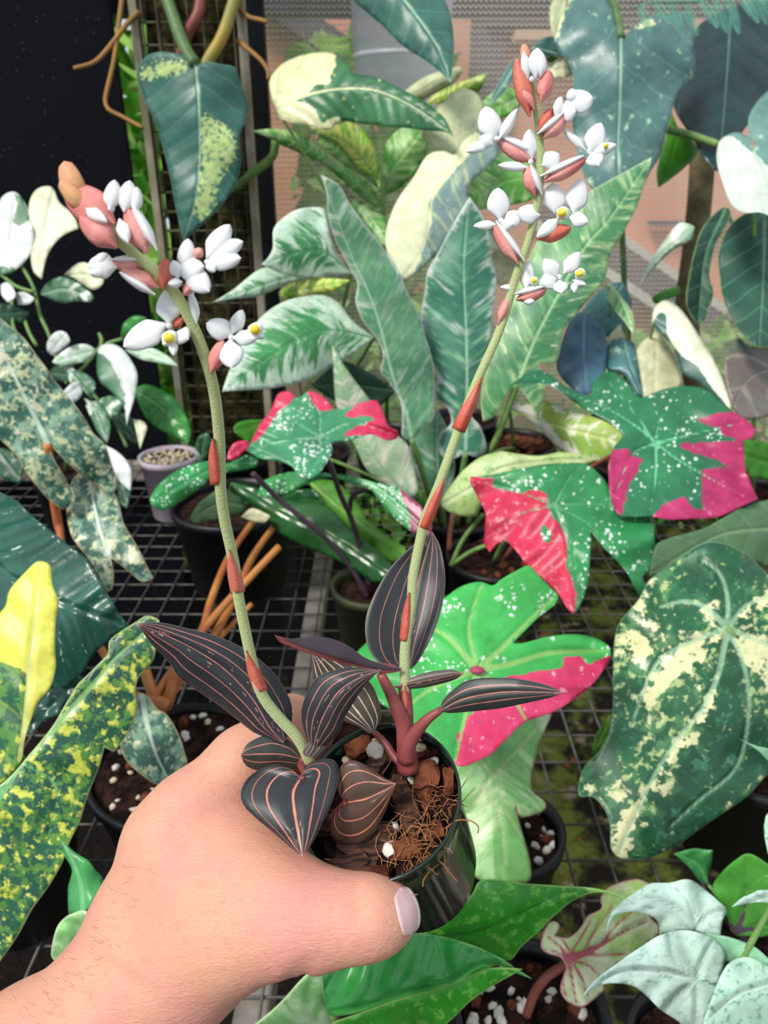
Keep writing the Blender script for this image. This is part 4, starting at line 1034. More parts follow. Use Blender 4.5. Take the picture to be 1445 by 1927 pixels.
M_RG = leaf_mat('green_white_small', '#3d6b4f', '#4a7a58', var=[('#cfdccf', 45, .55, .06, .4)], rough=.42, mid='#8fb08f', midw=.001)
M_RP = leaf_mat('pale_green_small', '#a9c9ac', '#c5dcc4', var=[('#e6eee6', 50, .52, .08, .4)], rough=.42, mid='#8fb794', midw=.001)
M_RD = leaf_mat('green_glossy_small', '#2f7a34', '#3d8a3c', var=[('#9cc26a', 24, .66, .05, .5)], rough=.3, mid='#6fae5a', midw=.0012, lat=('#4f9a4a', .018, .0015, .4))
M_RDD = leaf_mat('dark_small_leaf', '#1f4630', '#2a5238', rough=.4, mid='#5d8a64', midw=.001)
M_MG = leaf_mat('glossy_green_blade', '#2c8f3c', '#38a046', mid='#4fae4c', midw=.0018, lat=('#1f7a34', .030, .003, .35), edge=('#6fbf5a', .0008), rough=.24, spec=.6, coat=.2, bump=1.0)
M_MG2 = leaf_mat('green_speckled_blade', '#2f9028', '#3a9c2c', var=[('#6fbc4a', 150, .52, .08, 0)], mid='#2f7a28', midw=.001, lat=(None, .03, .002, 0), edge=('#9cd06a', .001), rough=.34)
M_MP = leaf_mat('pale_mottled_blade', '#86c07a', '#78b46e', var=[('#b5d8a8', 60, .46, .15, .4)], edge=('#cfe6b8', .0012), rough=.4)
M_MS = leaf_mat('plain_mid_green', '#3f9450', '#4aa05a', mid='#6fb57a', midw=.0012, rough=.35)
M_NC = leaf_mat('pale_marbled_caladium', '#7cb86a', '#68a95c', var=[('#bfdca8', 30, .48, .14, .4), ('#4c9448', 24, .62, .1, 0)], vein='#c4b494', edge=('#9c6a66', .0012), rough=.42, trans=.08, vsoft=.0016, vop=.5)
M_LM = leaf_mat('mint_syngonium', '#c9e8d9', '#d6f0e4', var=[('#9ccab2', 240, .54, .12, 0)], vein='#e6f6ee', vop=.6, lat=(None, .02, .002, 0), rough=.42, bump=.8)
M_LM2 = leaf_mat('mint_green_speckled', '#b0d9c0', '#c0e4ce', var=[('#78b08c', 240, .52, .1, 0)], vein='#d6eede', rough=.42)
M_LG = leaf_mat('syngonium_green', '#7fb894', '#8ac29c', rough=.4)
M_LC = leaf_mat('white_caladium_pink_vein', '#d9e5ac', '#eaedcc', var=[('#b4d67e', 24, .47, .14, 0)], vein='#c2466f', edge=('#d98a9c', .0014), rough=.42, trans=.15, vsoft=.0012)
M_L7 = leaf_mat('green_purple_vein', '#4f9c3c', '#5cab48', var=[('#a9cf8a', 40, .6, .06, .4)], vein='#5a3a5c', rough=.38)
M_FERN = plain('fern_green', '#6fae9c', '#559884', 60, .55)

# ---- potted plants
S = lambda name, lab, k=None: None
# climber on a moss column --------------------------------------------------
tx, ty = -.310, 1.45
tot = thing('climbing_philodendron', 'climbing plant with one large blue-green heart leaf on mossy wire column', 'plant', (tx, ty, 0))
v, f = [], []
M_MOSS = plain('dark_moss', '#15150e', '#4a4428', 40, .95, .15, bump=1.0, bscale=60, bd=.01)
nseg = 60; vv = []
for i in range(nseg + 1):
    z = .02 + i * 1.28 / nseg
    for s in range(28):
        a = 2 * math.pi * s / 28; cx_, cy_ = math.cos(a), math.sin(a); k_ = (abs(cx_) ** 4 + abs(cy_) ** 4) ** -.25
        n_ = 1 + .05 * math.sin(7 * a + i * .9) * math.sin(i * 1.7 + 3 * a)
        vv.append((tx + (.078) * cx_ * k_ * n_, ty + .045 * cy_ * k_ * n_, z))
f = [[i * 28 + s, i * 28 + (s + 1) % 28, (i + 1) * 28 + (s + 1) % 28, (i + 1) * 28 + s] for i in range(nseg) for s in range(28)]
mesh_obj('moss_core', vv, f, M_MOSS, tot)
M_CAGE = plain('mossy_wire', '#6a6550', '#42422c', 30, .7)
V, F = [], []
for i in range(42):
    z = .03 + i * .031
    vv, ff = tube_geo([(tx - .085, ty - .052, z), (tx, ty - .054, z), (tx + .085, ty - .052, z)], .0017, 5, len(V)); V += vv; F += ff
for j in range(7):
    x = tx - .072 + j * .024; vv, ff = tube_geo([(x, ty - .056, .02), (x, ty - .056, .7), (x, ty - .056, 1.32)], .0015, 5, len(V)); V += vv; F += ff
o = mesh_obj('wire_cage', V, F, M_CAGE, tot); o['kind'] = 'stuff'
M_RAIL = plain('pale_rail', '#a59d8c', '#8a8468', 20, .7)
for sx in (-1, 1): box('rail', (tx + sx * .0845, ty - .05, .66), (.012, .02, 1.32), M_RAIL, tot)
polyleaf(tot, M_BG, "985,325 940,295 900,275 820,262 745,280 690,365 720,480 790,640 830,780 860,900 880,1020 905,1130 925,1215 1000,1150 1110,1040 1190,920 1215,800 1205,680 1230,620 1250,530 1215,430 1180,340 1110,325 1040,312",
         "985,330 1000,520 1005,780 985,1000 925,1210", 1.12, 1.17, fold=.03, k=1, step=8, wave=.006,
         pa=["1010,560 1060,600 1140,640 1190,740 1180,800 1130,860 1080,960 1060,1060 1000,1120 985,1060 1010,900 1020,760", "700,370 760,325 850,305 950,325 900,370 800,385 720,395"])
ptube(tot, M_STEMD, 1, "790,-120 850,20 905,180 950,280 985,325", [1.15, 1.14, 1.125], .010); ptube(tot, M_STEMR, 1, "1010,-100 1000,60 940,180 910,290", [1.15, 1.15, 1.17], .009)
ptube(tot, M_STEMY, 1, "1200,-60 1120,180 1050,300 1010,380", [1.15, 1.15, 1.16], .0095)
for s_ in ["700,60 640,120 580,200 480,310 370,345", "620,-40 600,110 575,300 530,500 545,550 620,590 720,645", "1180,20 1250,85 1310,100 1345,112", "1195,205 1310,300 1350,360 1350,400", "690,1290 620,1240 540,1200 500,1180"]:
    ptube(tot, plain('aerial_root', '#a87838', '#8a6a3a', 20, .7), 1, s_, [1.17, 1.16, 1.15], (.0042, .003), 'aerial_root', 6)
ptube(tot, M_STEMG, 1, "1390,700 1370,790 1250,890 1150,990 1100,1060", [1.2, 1.25, 1.36], .007, 'climbing_stem')
pot_parts(tot, (tx, ty), .094, .06, None, .085)

# cream philodendron ---------------------------------------------------------
cp = plant('cream_philodendron', 'philodendron with large half-cream half-dark leaves behind the flower spikes', (.16, 1.46), .07, .13)
polyleaf(cp, M_BG, "480,-20 560,60 640,130 740,230 850,300 940,370 985,420 1000,280 1000,180 980,60 940,-30 860,-120 700,-170 550,-120", "660,-120 750,0 850,130 930,260 985,415", 1.05, 1.0, fold=.03, k=2, step=9)
polyleaf(cp, M_CR, "110,555 80,480 75,400 140,320 250,275 370,265 450,310 500,370 600,385 720,440 850,510 950,590 1000,690 960,665 850,655 720,640 560,625 430,612 370,655 250,630 130,600", "110,550 230,490 400,450 600,455 800,540 1000,685", 1.12, 1.02, fold=.02, k=2, step=7,
         pa=["40,600 50,380 140,290 250,240 380,240 410,290 390,370 370,410 300,440 220,490 110,550", "110,560 230,505 280,530 320,580 340,620 420,592 450,640 370,690 100,660"])
polyleaf(cp, M_CW, "1060,700 1000,780 960,760 870,780 800,890 720,1000 670,1120 655,1220 680,1310 750,1400 840,1350 930,1260 1010,1170 1070,1050 1080,930 1150,860 1225,775 1200,690 1130,660", "1090,720 960,900 890,1010 880,1120 840,1260 752,1390", 1.06, .99, fold=.015, k=2, step=8,
         pa=["1060,640 1150,700 1010,850 940,930 880,1010 875,1060 890,1130 860,1180 840,1290 790,1380 740,1420 600,1300 600,1100 780,850 900,700"])
polyleaf(cp, M_CRU, "985,770 845,700 840,670 920,540 1000,465 1060,445 1120,475 1155,560 1130,650 1080,760", "1000,770 1010,620 1060,450", 1.065, 1.09, fold=.012, k=2)
polyleaf(cp, M_CRU, "750,460 850,390 960,350 1035,335 1040,370 1000,420 900,475 820,510", "770,490 900,420 1038,345", 1.2, 1.17, fold=.01, k=2)
for xy, d in (("110,555", 1.12), ("1070,720", 1.06), ("760,490", 1.2)): auto_petiole(cp, M_STEMG, 2, xy, d, .003, .02)

# bright streaked plant ------------------------------------------------------
dp = plant('streaked_dieffenbachia', 'upright plant with yellow-green streaked leaves against the net', (.005, 1.40), .065, .12)
tube(dp, M_STEMG, np.vstack([o_soil[dp.name], P(np.array([730, 722, 720.]), np.array([560, 420, 330.]), np.array([1.28, 1.25, 1.22]))]), .0045, 'stem')
D_ = lambda m, o_, md, d0, d1, **k: polyleaf(dp, m, o_, md, d0, d1, k=2, **k)
D_(M_DG, "-10,660 80,648 200,665 300,725 400,800 500,870 600,960 645,1035 620,1048 540,1000 450,920 370,850 270,790 150,740 60,690", "640,1040 500,910 380,810 200,710 -5,662", 1.24, 1.14, fold=.012)
D_(M_DY, "260,638 330,640 420,625 470,612 540,650 600,740 625,850 622,912 590,890 520,850 450,760 380,700 310,660", "620,905 540,800 450,710 265,642", 1.24, 1.22, fold=.012)
D_(M_DG, "650,985 633,900 640,780 680,690 760,635 850,628 872,720 850,800 790,890 710,960", "650,980 690,860 760,760 850,640", 1.24, 1.20, fold=.012)
D_(M_DG, "480,995 560,1035 640,1078 668,1140 662,1235 630,1228 560,1130 510,1060", "485,1000 580,1100 658,1230", 1.23, 1.2, fold=.01)
D_(M_DG, "300,640 420,720 520,830 600,900 630,960 560,900 450,830 350,740", "630,955 480,830 305,645", 1.25, 1.23)
D_(M_DY, "860,530 900,470 1000,425 1090,392 1172,366 1150,420 1125,460 1050,480 960,515", "862,528 1000,465 1170,370", 1.24, 1.2, fold=.01)
D_(M_DG, "1130,540 1190,470 1280,440 1350,470 1350,520 1300,560 1240,600 1200,640 1160,620", "1350,480 1240,530 1140,580", 1.22, 1.2)
D_(M_DG, "1075,1020 1085,930 1110,870 1200,790 1300,760 1400,760 1420,900 1400,1000 1300,1030 1200,1045 1110,1055", "1415,880 1250,920 1080,1000", 1.18, 1.14, fold=.01)
D_(M_FP, "1040,1030 1075,1030 1100,1090 1200,1160 1300,1240 1330,1330 1250,1280 1150,1240 1060,1150", "1050,1050 1150,1150 1320,1310", 1.19, 1.17)
D_(M_HP, "1110,1160 1200,1140 1280,1160 1240,1200 1150,1200", "1115,1165 1270,1165", 1.2, 1.19); D_(M_HP, "1180,1290 1260,1250 1330,1300 1290,1400 1240,1445 1190,1400", "1190,1290 1270,1420", 1.2, 1.19)

# marbled mint plant ---------------------------------------------------------
fp = plant('marbled_mint_plant', 'plant with mint-marbled pointed leaves between the two flower spikes', (-.13, 1.30), .065, .12)
polyleaf(fp, M_FM, "30,1330 60,1305 90,1250 95,1150 150,1090 230,1050 340,1048 362,1110 390,1220 430,1310 490,1378 380,1392 240,1402 120,1372", "485,1372 350,1270 220,1270 40,1328", 1.06, .98, fold=.018, k=2)
polyleaf(fp, M_FM, "48,742 90,620 150,500 250,360 380,280 550,255 640,300 700,380 812,468 790,495 680,565 580,630 450,690 300,725 150,735", "810,470 600,430 430,480 250,590 55,738", .98, .90, fold=.02, k=5)
polyleaf(fp, M_FM, "0,292 100,230 250,120 400,125 560,155 690,150 560,172 400,195 240,258 100,275", "690,152 400,160 5,288", 1.08, .98, fold=.01, k=5)
polyleaf(fp, M_DY, "338,240 400,195 550,170 692,180 600,238 450,265 360,278", "345,245 500,215 690,184", 1.06, 1.02, fold=.008, k=5)
polyleaf(fp, M_RDD, "500,712 560,650 660,590 800,650 920,738 860,800 780,835 620,790 540,740", "915,738 700,710 505,712", 1.05, .98, k=5)
polyleaf(fp, M_FP, "600,498 650,590 720,690 830,830 900,935 980,1005 1010,1100 1035,1240 1008,1275 970,1265 880,1215 780,1140 710,1000 640,880 615,750 608,620", "1005,1270 900,1180 760,980 680,780 603,505", .97, .96, fold=.014, k=5)
for k_, xy, d in ((2, "485,1375", 1.06), (5, "812,470", .98), (5, "690,152", 1.08), (5, "340,242", 1.06), (5, "918,738", 1.05), (5, "1007,1272", .97)): auto_petiole(fp, M_STEMG, k_, xy, d, .0025, .01)

# silver arrowhead -----------------------------------------------------------
ep = plant('silver_arrowhead_philodendron', 'philodendron with three long silver-green arrow blades behind right flower spike', pot_at(862, 968, .12), .058, .12)
E1o = np.vstack([T(2, "330,880 420,930 480,1030 560,1140 640,1240 720,1370"), T(5, "880,30 940,130 980,240 1040,350 1070,460 1110,600 1115,760 1110,880 1060,930 1005,985 955,965 955,880 945,790 900,710 845,640 860,560 830,480 760,390 720,290 730,200 700,140"), T(2, "500,1400 450,1300 400,1200 365,1080 360,980")])
E1m = np.vstack([T(5, "1002,980 975,850 930,730 890,600 840,400 780,230 700,60"), T(2, "340,900")])
polyleaf(ep, M_EM, E1o, E1m, .99, .88, fold=.02, step=7, freq=4)
polyleaf(ep, M_EM3, "1270,1055 1215,1080 1150,1060 1140,960 1200,900 1180,820 1120,770 1130,640 1080,560 1050,460 1045,380 1070,230 1080,140 1130,50 1210,-100 1293,-241 1360,-140 1400,-20 1405,80 1430,170 1412,350 1400,500 1350,700 1300,850 1350,920 1380,1030 1330,1072",
         "1272,1050 1280,700 1275,400 1265,100 1290,-235", 1.02, .97, fold=.02, k=5, freq=4)
polyleaf(ep, M_EM2, "180,705 130,760 60,870 10,890 0,780 20,640 60,500 110,360 190,200 260,30 330,-90 430,-170 540,-260 660,-330 860,-440 790,-200 700,-30 650,60 620,180 500,330 420,430 380,590 290,600 320,720 285,895 250,800",
         "182,700 270,480 380,270 520,20 650,-130 852,-430", .98, .98, fold=.02, k=6, freq=4)
polyleaf(ep, M_EM, "1130,830 1000,980 1020,1130 1090,1260 1150,1310 1200,1220 1220,1100 1170,900", "1148,1305 1130,1050 1130,840", 1.06, 1.05, k=5)
for k_, s_, d0 in ((5, "1002,980 1045,1110 1085,1240 1120,1400", [.991, 1.03, 1.10]), (5, "1272,1052 1255,1180 1240,1300 1225,1420", [1.021, 1.06, 1.12]), (6, "182,700 110,900 40,1060 -50,1300", [.981, 1.03, 1.11]), (5, "1445,950 1340,1180 1280,1440", [1.1, 1.11, 1.13]), (5, "1150,1300 1170,1440", [1.06, 1.12])):
    ptube(ep, M_STEMG, k_, s_, d0, .0042)

# lime speckled plant --------------------------------------------------------
jp = plant('lime_speckled_plant', 'low plant with white and lime speckled leaves in wide black pot', pot_at(965, 832, .10), .085, .10, chips=12, dz=.006)
polyleaf(jp, M_JS, "130,825 200,798 330,790 450,840 600,880 710,945 730,1000 690,1060 640,1092 500,1080 400,1040 340,975 230,870", "140,828 400,920 725,1000", 1.12, 1.02, fold=.01, k=6, pa=["130,820 250,800 360,930 470,1040 500,1090 330,980 200,880", "330,800 450,840 420,870"])
polyleaf(jp, M_JP, np.vstack([T(5, "1150,1300 1200,1215 1260,1140 1350,1070 1445,1042"), T(6, "100,1040 280,1065 420,1045 590,1080 480,1130 300,1180 150,1210 60,1260 0,1320"), T(5, "1320,1372 1200,1352")]), np.vstack([T(5, "1160,1310 1300,1230"), T(6, "100,1130 350,1090 585,1080")]), .95, .9, fold=.01)
auto_petiole(jp, M_STEMG, 6, "140,828", 1.12, .003, .02); auto_petiole(jp, M_STEMG, 5, "1160,1308", .95, .003, .05)
box('wood_scrap', on_z(985, 832, .112), (.075, .03, .014), M_CHIP, jp, [[.86, .5, 0], [-.5, .86, 0], [0, 0, 1]])

# caladiums ------------------------------------------------------------------
ip = plant('pink_spotted_caladium', 'caladium with two drooping pink and green leaves at right of centre', pot_at(935, 1045, .11), .070, .11, chips=16, seed=3, dz=.006)
polyleaf(ip, M_C1, "800,770 830,765 920,730 1030,712 1150,740 1250,830 1330,880 1380,930 1360,975 1320,985 1340,1100 1350,1180 1395,1280 1330,1310 1200,1370 1070,1380 950,1385 860,1370 760,1370 700,1365 660,1300 645,1200 645,1100 670,1020 710,960 640,890 560,850 480,800 400,740 320,700 220,695 145,710 200,670 280,632 340,650 420,710 500,750 560,760 555,720 590,660 650,640 700,660 760,720",
         "880,1000 880,1150 860,1380", .82, .76, fold=-.02, k=6, step=6, wave=.009, pillow=.0012, pspc=.03,
         pa=["1080,890 1210,845 1300,860 1400,930 1380,985 1290,980 1230,960 1180,920", "990,1000 1190,995 1330,985 1360,1180 1420,1290 1200,1400 1070,1400 860,1400 880,1350 960,1290 1030,1260 1050,1310 1120,1340 1110,1250 1115,1130 1240,1120 1180,1080 1060,1050", "630,1030 740,1030 760,1060 815,1080 790,1140 740,1220 730,1290 700,1380 640,1300 620,1150"],
         veins=[(.0012, .0004, "880,1000 880,1150 850,1350"), (.0012, .0004, "880,1000 1050,960 1300,900"), (.0012, .0004, "880,1000 1000,1090 1300,1260"), (.0010, .0003, "880,1000 760,1060 680,1250"), (.0012, .0004, "880,1000 800,930 640,830 400,730"), (.001, .0003, "880,1000 900,880 960,760"), (.001, .0003, "880,1000 780,860 640,690")])
polyleaf(ip, M_C2, "-53,-8 0,-10 100,-27 200,-47 300,-67 430,-77 530,-72 600,-17 650,43 720,120 860,190 872,280 875,370 850,450 815,500 845,560 840,610 815,615 780,560 740,480 690,420 630,360 555,270 550,380 545,470 530,560 500,640 480,672 465,682 430,650 395,590 350,540 290,490 240,450 180,370 130,320 80,330 45,370 15,330 20,250 20,170 -20,90 -55,20",
         "370,140 450,380 480,660", .76, .70, fold=.03, k=9, step=6, wave=.009, pillow=.0016, pspc=.026,
         pa=["-80,-20 60,10 60,40 180,70 300,65 340,130 350,180 390,230 430,280 435,360 430,440 470,540 478,600 472,700 400,680 200,440 130,310 40,400 -20,300 -100,0"], pan=["295,240 330,235 358,280 350,320 310,310"],
         veins=[(.0012, .0004, "370,140 430,300 475,640"), (.0010, .0003, "370,140 200,180 30,300"), (.001, .0003, "370,140 250,90 0,10"), (.001, .0003, "370,140 550,240 830,590"), (.001, .0003, "370,140 600,130 860,240"), (.001, .0003, "370,140 430,20 500,-60")])
auto_petiole(ip, M_STEMR, 6, "880,1000", .82, .0028, .08); auto_petiole(ip, M_STEMG, 9, "370,140", .76, .0028, .06)
ptube(ip, M_STEMR, 8, "1210,180 1195,280 1190,360", [1.0, 1.0, 1.0], .0035); ptube(ip, M_STEMG, 8, "1360,180 1260,310 1200,440", [.96, .98, .99], .003); ptube(ip, M_STEMG, 8, "1400,330 1300,370 1210,430", [.96, .98, .99], .003)

bp = plant('bright_pink_caladium', 'caladium with one broad bright green and pink leaf behind held pot', (.06, .60), .045, .08, seed=4)
polyleaf(bp, M_C3, "-181,600 -120,555 -60,530 0,522 60,540 100,510 170,470 240,440 290,490 360,560 390,590 370,640 290,700 220,770 160,830 210,830 350,795 480,785 580,805 640,840 655,880 640,930 600,990 540,1060 430,1140 330,1190 220,1230 130,1310 50,1390 0,1415 -90,1450 -150,1420 -250,1300 -400,1200 -550,1100 -671,960 -660,920 -630,880 -580,830 -480,740 -300,670",
         "-21,965 -100,1150 -140,1430", .50, .465, fold=.02, k=9, step=7, wave=.006,
         pa=["120,1000 200,990 260,970 350,965 410,950 420,905 500,890 530,930 600,910 680,880 640,1000 430,1180 220,1280 0,1460 -150,1500 -140,1430 -110,1370 -130,1300 -80,1250 -60,1190 0,1150 60,1050"],
         veins=[(.0016, .0005, "-21,965 100,860 260,700 370,600"), (.0016, .0005, "-21,965 130,940 350,880 640,870"), (.0014, .0004, "-21,965 -200,780 -420,720"), (.0014, .0004, "-21,965 -250,1060 -420,1190"), (.0012, .0004, "-21,965 -80,1200 -130,1420"), (.0012, .0004, "-21,965 150,1100 230,1220"), (.001, .0003, "-21,965 -60,750 0,540")])
ctr = T(9, "-21,965")[0]; blob(bp, plain('magenta_leaf_heart', '#a83a5e', rough=.5), P(ctr[0], ctr[1], .4985), .0035, 'leaf_heart', 2, (1.5, 1, .6), .2)
auto_petiole(bp, M_STEMR, 9, "-21,965", .50, .0025, .05)

lp_ = plant('small_spotted_caladium', 'caladium with white-spotted green leaf edged pink, left of centre', pot_at(700, 1100, .11), .052, .11, M_POTO, seed=5, chips=6)
polyleaf(lp_, M_C4, "540,975 330,752 380,740 415,765 440,770 480,740 530,750 580,790 610,825 660,830 740,800 800,785 830,790 860,850 890,920 930,940 930,975 880,985 810,955 760,960 700,985 630,990 600,1000 605,1040 580,1090 540,1150 490,1175 430,1160 400,1120 330,1090 250,1080 170,1040 200,980 240,900 290,840".replace("540,975 ", ""),
         "540,970 520,1060 470,1170", .80, .76, fold=.02, k=5, step=6, wave=.008,
         pa=["320,730 430,740 400,790 340,830 280,920 210,1000 170,970 250,860", "470,730 540,740 625,820 540,840 500,790", "660,860 740,800 830,760 960,970 880,1000 760,965 640,965 700,930 770,900 820,880 800,860 700,870"],
         veins=[(.0012, .0004, "540,970 540,860 500,770"), (.0012, .0004, "540,970 700,900 900,950"), (.0012, .0004, "540,970 360,990 190,1035"), (.0012, .0004, "540,970 540,1060 480,1165"), (.001, .0003, "540,970 400,880 320,780")])
polyleaf(lp_, M_C4, "70,1080 90,1020 120,993 180,990 190,1020 150,1050 110,1085", "180,1000 80,1070", .83, .82, k=5, pa=["40,980 220,970 200,1040 120,1110 40,1110"])
polyleaf(lp_, M_C5, "225,1265 250,1200 300,1170 400,1145 560,1150 700,1165 830,1200 930,1220 990,1270 1060,1330 1105,1420 1085,1470 1000,1445 930,1390 860,1320 800,1240 700,1205 600,1172 500,1195 400,1240 290,1272", "560,1160 800,1210 960,1330 1090,1450", .86, .80, fold=.008, k=5, pa=["920,1200 980,1330 1020,1480 1150,1480 1120,1300 1000,1200"])
polyleaf(lp_, M_C5, "755,1290 790,1220 870,1150 960,1110 1060,1090 1150,1100 1240,1060 1300,1080 1290,1120 1200,1140 1080,1170 1000,1230 920,1290 840,1335 790,1330", "1290,1090 1080,1130 900,1220 765,1300", .84, .78, fold=.006, k=4)
polyleaf(lp_, M_GB, "105,935 130,895 200,882 255,880 250,940 210,995 160,985", "245,890 180,920 110,935", .9, .88, k=5)
for s_, dd in (("560,1060 600,1130 640,1250 690,1360 720,1445 790,1720", [.80, .86, .92, .95]), ("200,1150 320,1270 440,1370 560,1470 700,1630 780,1780", [.86, .9, .95]), ("820,1225 710,1260 690,1340", [.87, .9, .92])):
    ptube(lp_, M_STEMP, 5, s_, dd, .0032)

# large black pot with broad dark leaves ------------------------------------
gp = plant('broad_dark_leaf_plant', 'plant in large black pot with long dark glossy leaves', pot_at(440, 945, .14), .092, .14, seed=6)
polyleaf(gp, M_DK, "90,20 200,40 350,100 560,130 700,260 850,380 905,440 870,510 800,520 740,475 600,400 450,340 330,270 250,180 130,90", "100,30 350,180 600,300 880,490", 1.0, .90, fold=.015, k=8)
polyleaf(gp, M_DK2, "485,20 560,5 640,30 740,140 765,195 850,270 970,350 975,372 900,420 760,330 620,210 540,120", "495,25 680,180 960,370", 1.02, .90, fold=.012, k=8)
polyleaf(gp, M_DK, "330,100 420,60 520,60 560,130 450,160", "350,110 540,110", 1.04, 1.0, k=8)
polyleaf(gp, M_KB, "960,200 1000,130 1060,80 1120,50 1180,80 1230,110 1240,170 1130,200 1040,215 985,228", "1230,140 1100,130 970,205", 1.0, .92, k=7)
polyleaf(gp, M_HP, "1215,195 1270,150 1360,190 1330,225 1270,215", "1220,195 1350,200", .97, .95, k=7)
for k_, xy, d in ((8, "100,30", 1.0), (8, "495,25", 1.02), (7, "1230,140", 1.0)): auto_petiole(gp, M_STEMD, k_, xy, d, .003, .02)
polyleaf(gp, M_RG, "990,1090 985,1000 1010,960 1050,955 1065,1000 1050,1060 1010,1110", "1010,1100 1030,960", 1.05, 1.02, k=4)

# splashed heart plant at right ---------------------------------------------
kp = plant('splashed_heart_philodendron', 'philodendron with huge cream-splashed dark heart leaf at right edge', (.345, .53), .075, .12, seed=7)
K1 = "1240,755 1110,330 1180,320 1260,340 1350,390 1420,460 1520,560 1620,720 1640,900 1620,1150 1600,1400 1445,1493 1350,1593 1240,1673 1150,1733 1040,1813 1000,1843 900,1893 800,1918 700,1913 655,1863 650,1753 620,1663 560,1603 500,1603 490,1553 520,1453 590,1380 640,1290 660,1200 665,1100 665,950 670,830 690,740 750,660 800,600 840,520 900,470 1000,400".replace("1240,755 ", "")
polyleaf(kp, M_KV, K1, "1242,755 1190,1000 1110,1170 1000,1303 870,1503 690,1890", .62, .54, fold=.03, k=9, step=7, wave=.008,
         pa=["1220,770 1000,850 870,960 800,1080 840,1160 900,1100 960,1020 1050,960 1150,870", "670,770 800,780 880,880 800,900 680,850", "1010,1300 920,1450 800,1600 720,1700 640,1800 650,1920 720,1900 790,1700 870,1560 960,1430 1090,1310 1060,1290", "1290,780 1445,840 1480,1100 1380,1000 1300,900", "1500,540 1330,660 1290,720 1440,640", "1180,1010 1100,1180 1000,1290 960,1330 1060,1260 1170,1130"],
         pb=["1245,790 1200,1010 1120,1190 1060,1300 1000,1450 900,1650 780,1870 920,1900 1150,1730 1400,1520 1640,1300 1640,1200 1420,1250 1330,1150 1320,950", "1240,740 1190,600 1060,610 1010,480 1000,420 1110,320 1260,330 1420,450 1330,640", "500,1500 600,1330 700,1230 800,1260 700,1420 600,1560"],
         veins=[(.0012, .0003, "1242,755 1240,600 1200,480 1110,410"), (.0016, .0004, "1242,755 1130,650 1020,620 900,650"), (.0013, .0003, "1242,755 1000,850 880,940 790,1150 760,1250"), (.0016, .0004, "1242,755 1190,1000 1110,1170 1000,1303 870,1503 690,1890"), (.0011, .0003, "1242,755 1320,930 1350,1150 1290,1450 1100,1620 960,1750"), (.0016, .0004, "1242,755 1350,800 1600,900"), (.0014, .0004, "1242,755 1340,640 1500,580")])
polyleaf(kp, M_KB, "850,490 880,340 950,300 1100,260 1200,210 1330,140 1480,100 1560,300 1480,460 1300,400 1150,360 1000,420 900,480", "1500,250 1200,290 860,480", .78, .70, fold=.01, k=9)
polyleaf(kp, M_GB, "1325,985 1400,990 1500,1030 1500,1190 1420,1180 1340,1150", "1490,1110 1330,1060", .80, .78, k=6)
polyleaf(kp, M_DK2, "560,1390 580,1290 650,1190 660,1240 640,1310 600,1370", "655,1200 570,1385", .66, .64, k=9)
polyleaf(kp, M_LG, "1298,8 1370,40 1460,65 1520,110 1460,130 1400,72", "1510,115 1305,12", .5, .49, k=12)
auto_petiole(kp, M_STEMG, 9, "1242,757", .622, .004, .04); auto_petiole(kp, M_STEMG, 9, "1495,250", .78, .003, .02)

# cream and slate plant right of centre -------------------------------------
hp_ = plant('cream_and_slate_plant', 'plant with folded cream leaf and slate-blue leaves at right', (.43, 1.24), .065, .12, seed=8)
H_ = lambda m, o_, md, d0, d1, **k: polyleaf(hp_, m, o_, md, d0, d1, k=6, **k)
H_(M_HC, "865,400 866,340 890,300 930,280 1000,320 1080,430 1150,540 1200,640 1240,750 1258,830 1200,780 1100,700 1010,640 985,560 955,500 895,440", "875,380 960,430 1090,580 1250,815", 1.02, .95, fold=.012, pa=["850,420 880,370 905,340 930,360 940,450 990,540 1080,610 1180,740 1240,810 1150,790 990,670 950,520 890,450"])
H_(M_HP, "785,520 850,462 882,440 930,490 970,550 1010,680 990,730 900,745 820,770 800,640", "880,445 880,600 870,755", 1.06, 1.02, fold=.01)
H_(M_HM, "630,540 660,485 720,470 770,500 800,620 825,765 780,750 720,650 640,620", "720,475 750,600 810,755", 1.08, 1.04, fold=.008)
H_(M_HP, "625,560 640,640 690,660 800,640 700,400 640,470", "700,420 660,620", 1.10, 1.09)
H_(M_HB, "380,610 440,400 500,340 580,380 628,440 628,640 560,745 500,750 430,700", "520,350 520,560 530,745", 1.09, 1.04, fold=.01)
H_(M_HM, "490,360 560,270 640,205 710,192 752,260 758,320 720,420 660,490 600,430", "715,200 620,340 510,365", 1.12, 1.10, fold=.008)
H_(M_EM2, "628,165 700,255 765,350 765,450 720,385 645,290", "632,170 720,310 762,445", 1.06, 1.03)
H_(M_RP, "740,270 800,200 850,90 900,10 1000,-110 1075,-90 1060,-20 980,20 900,90 830,170 760,260", "745,265 880,70 1060,-80", 1.12, 1.10, fold=.01)
H_(M_GB, "860,270 920,230 1000,210 1005,250 940,275 880,300", "1000,230 865,280", 1.15, 1.13)
for xy, d in (("875,380", 1.02), ("880,445", 1.06), ("720,475", 1.08), ("520,350", 1.09), ("715,200", 1.12), ("632,170", 1.06), ("745,265", 1.12)): auto_petiole(hp_, M_STEMG, 6, xy, d, .0022, .02)

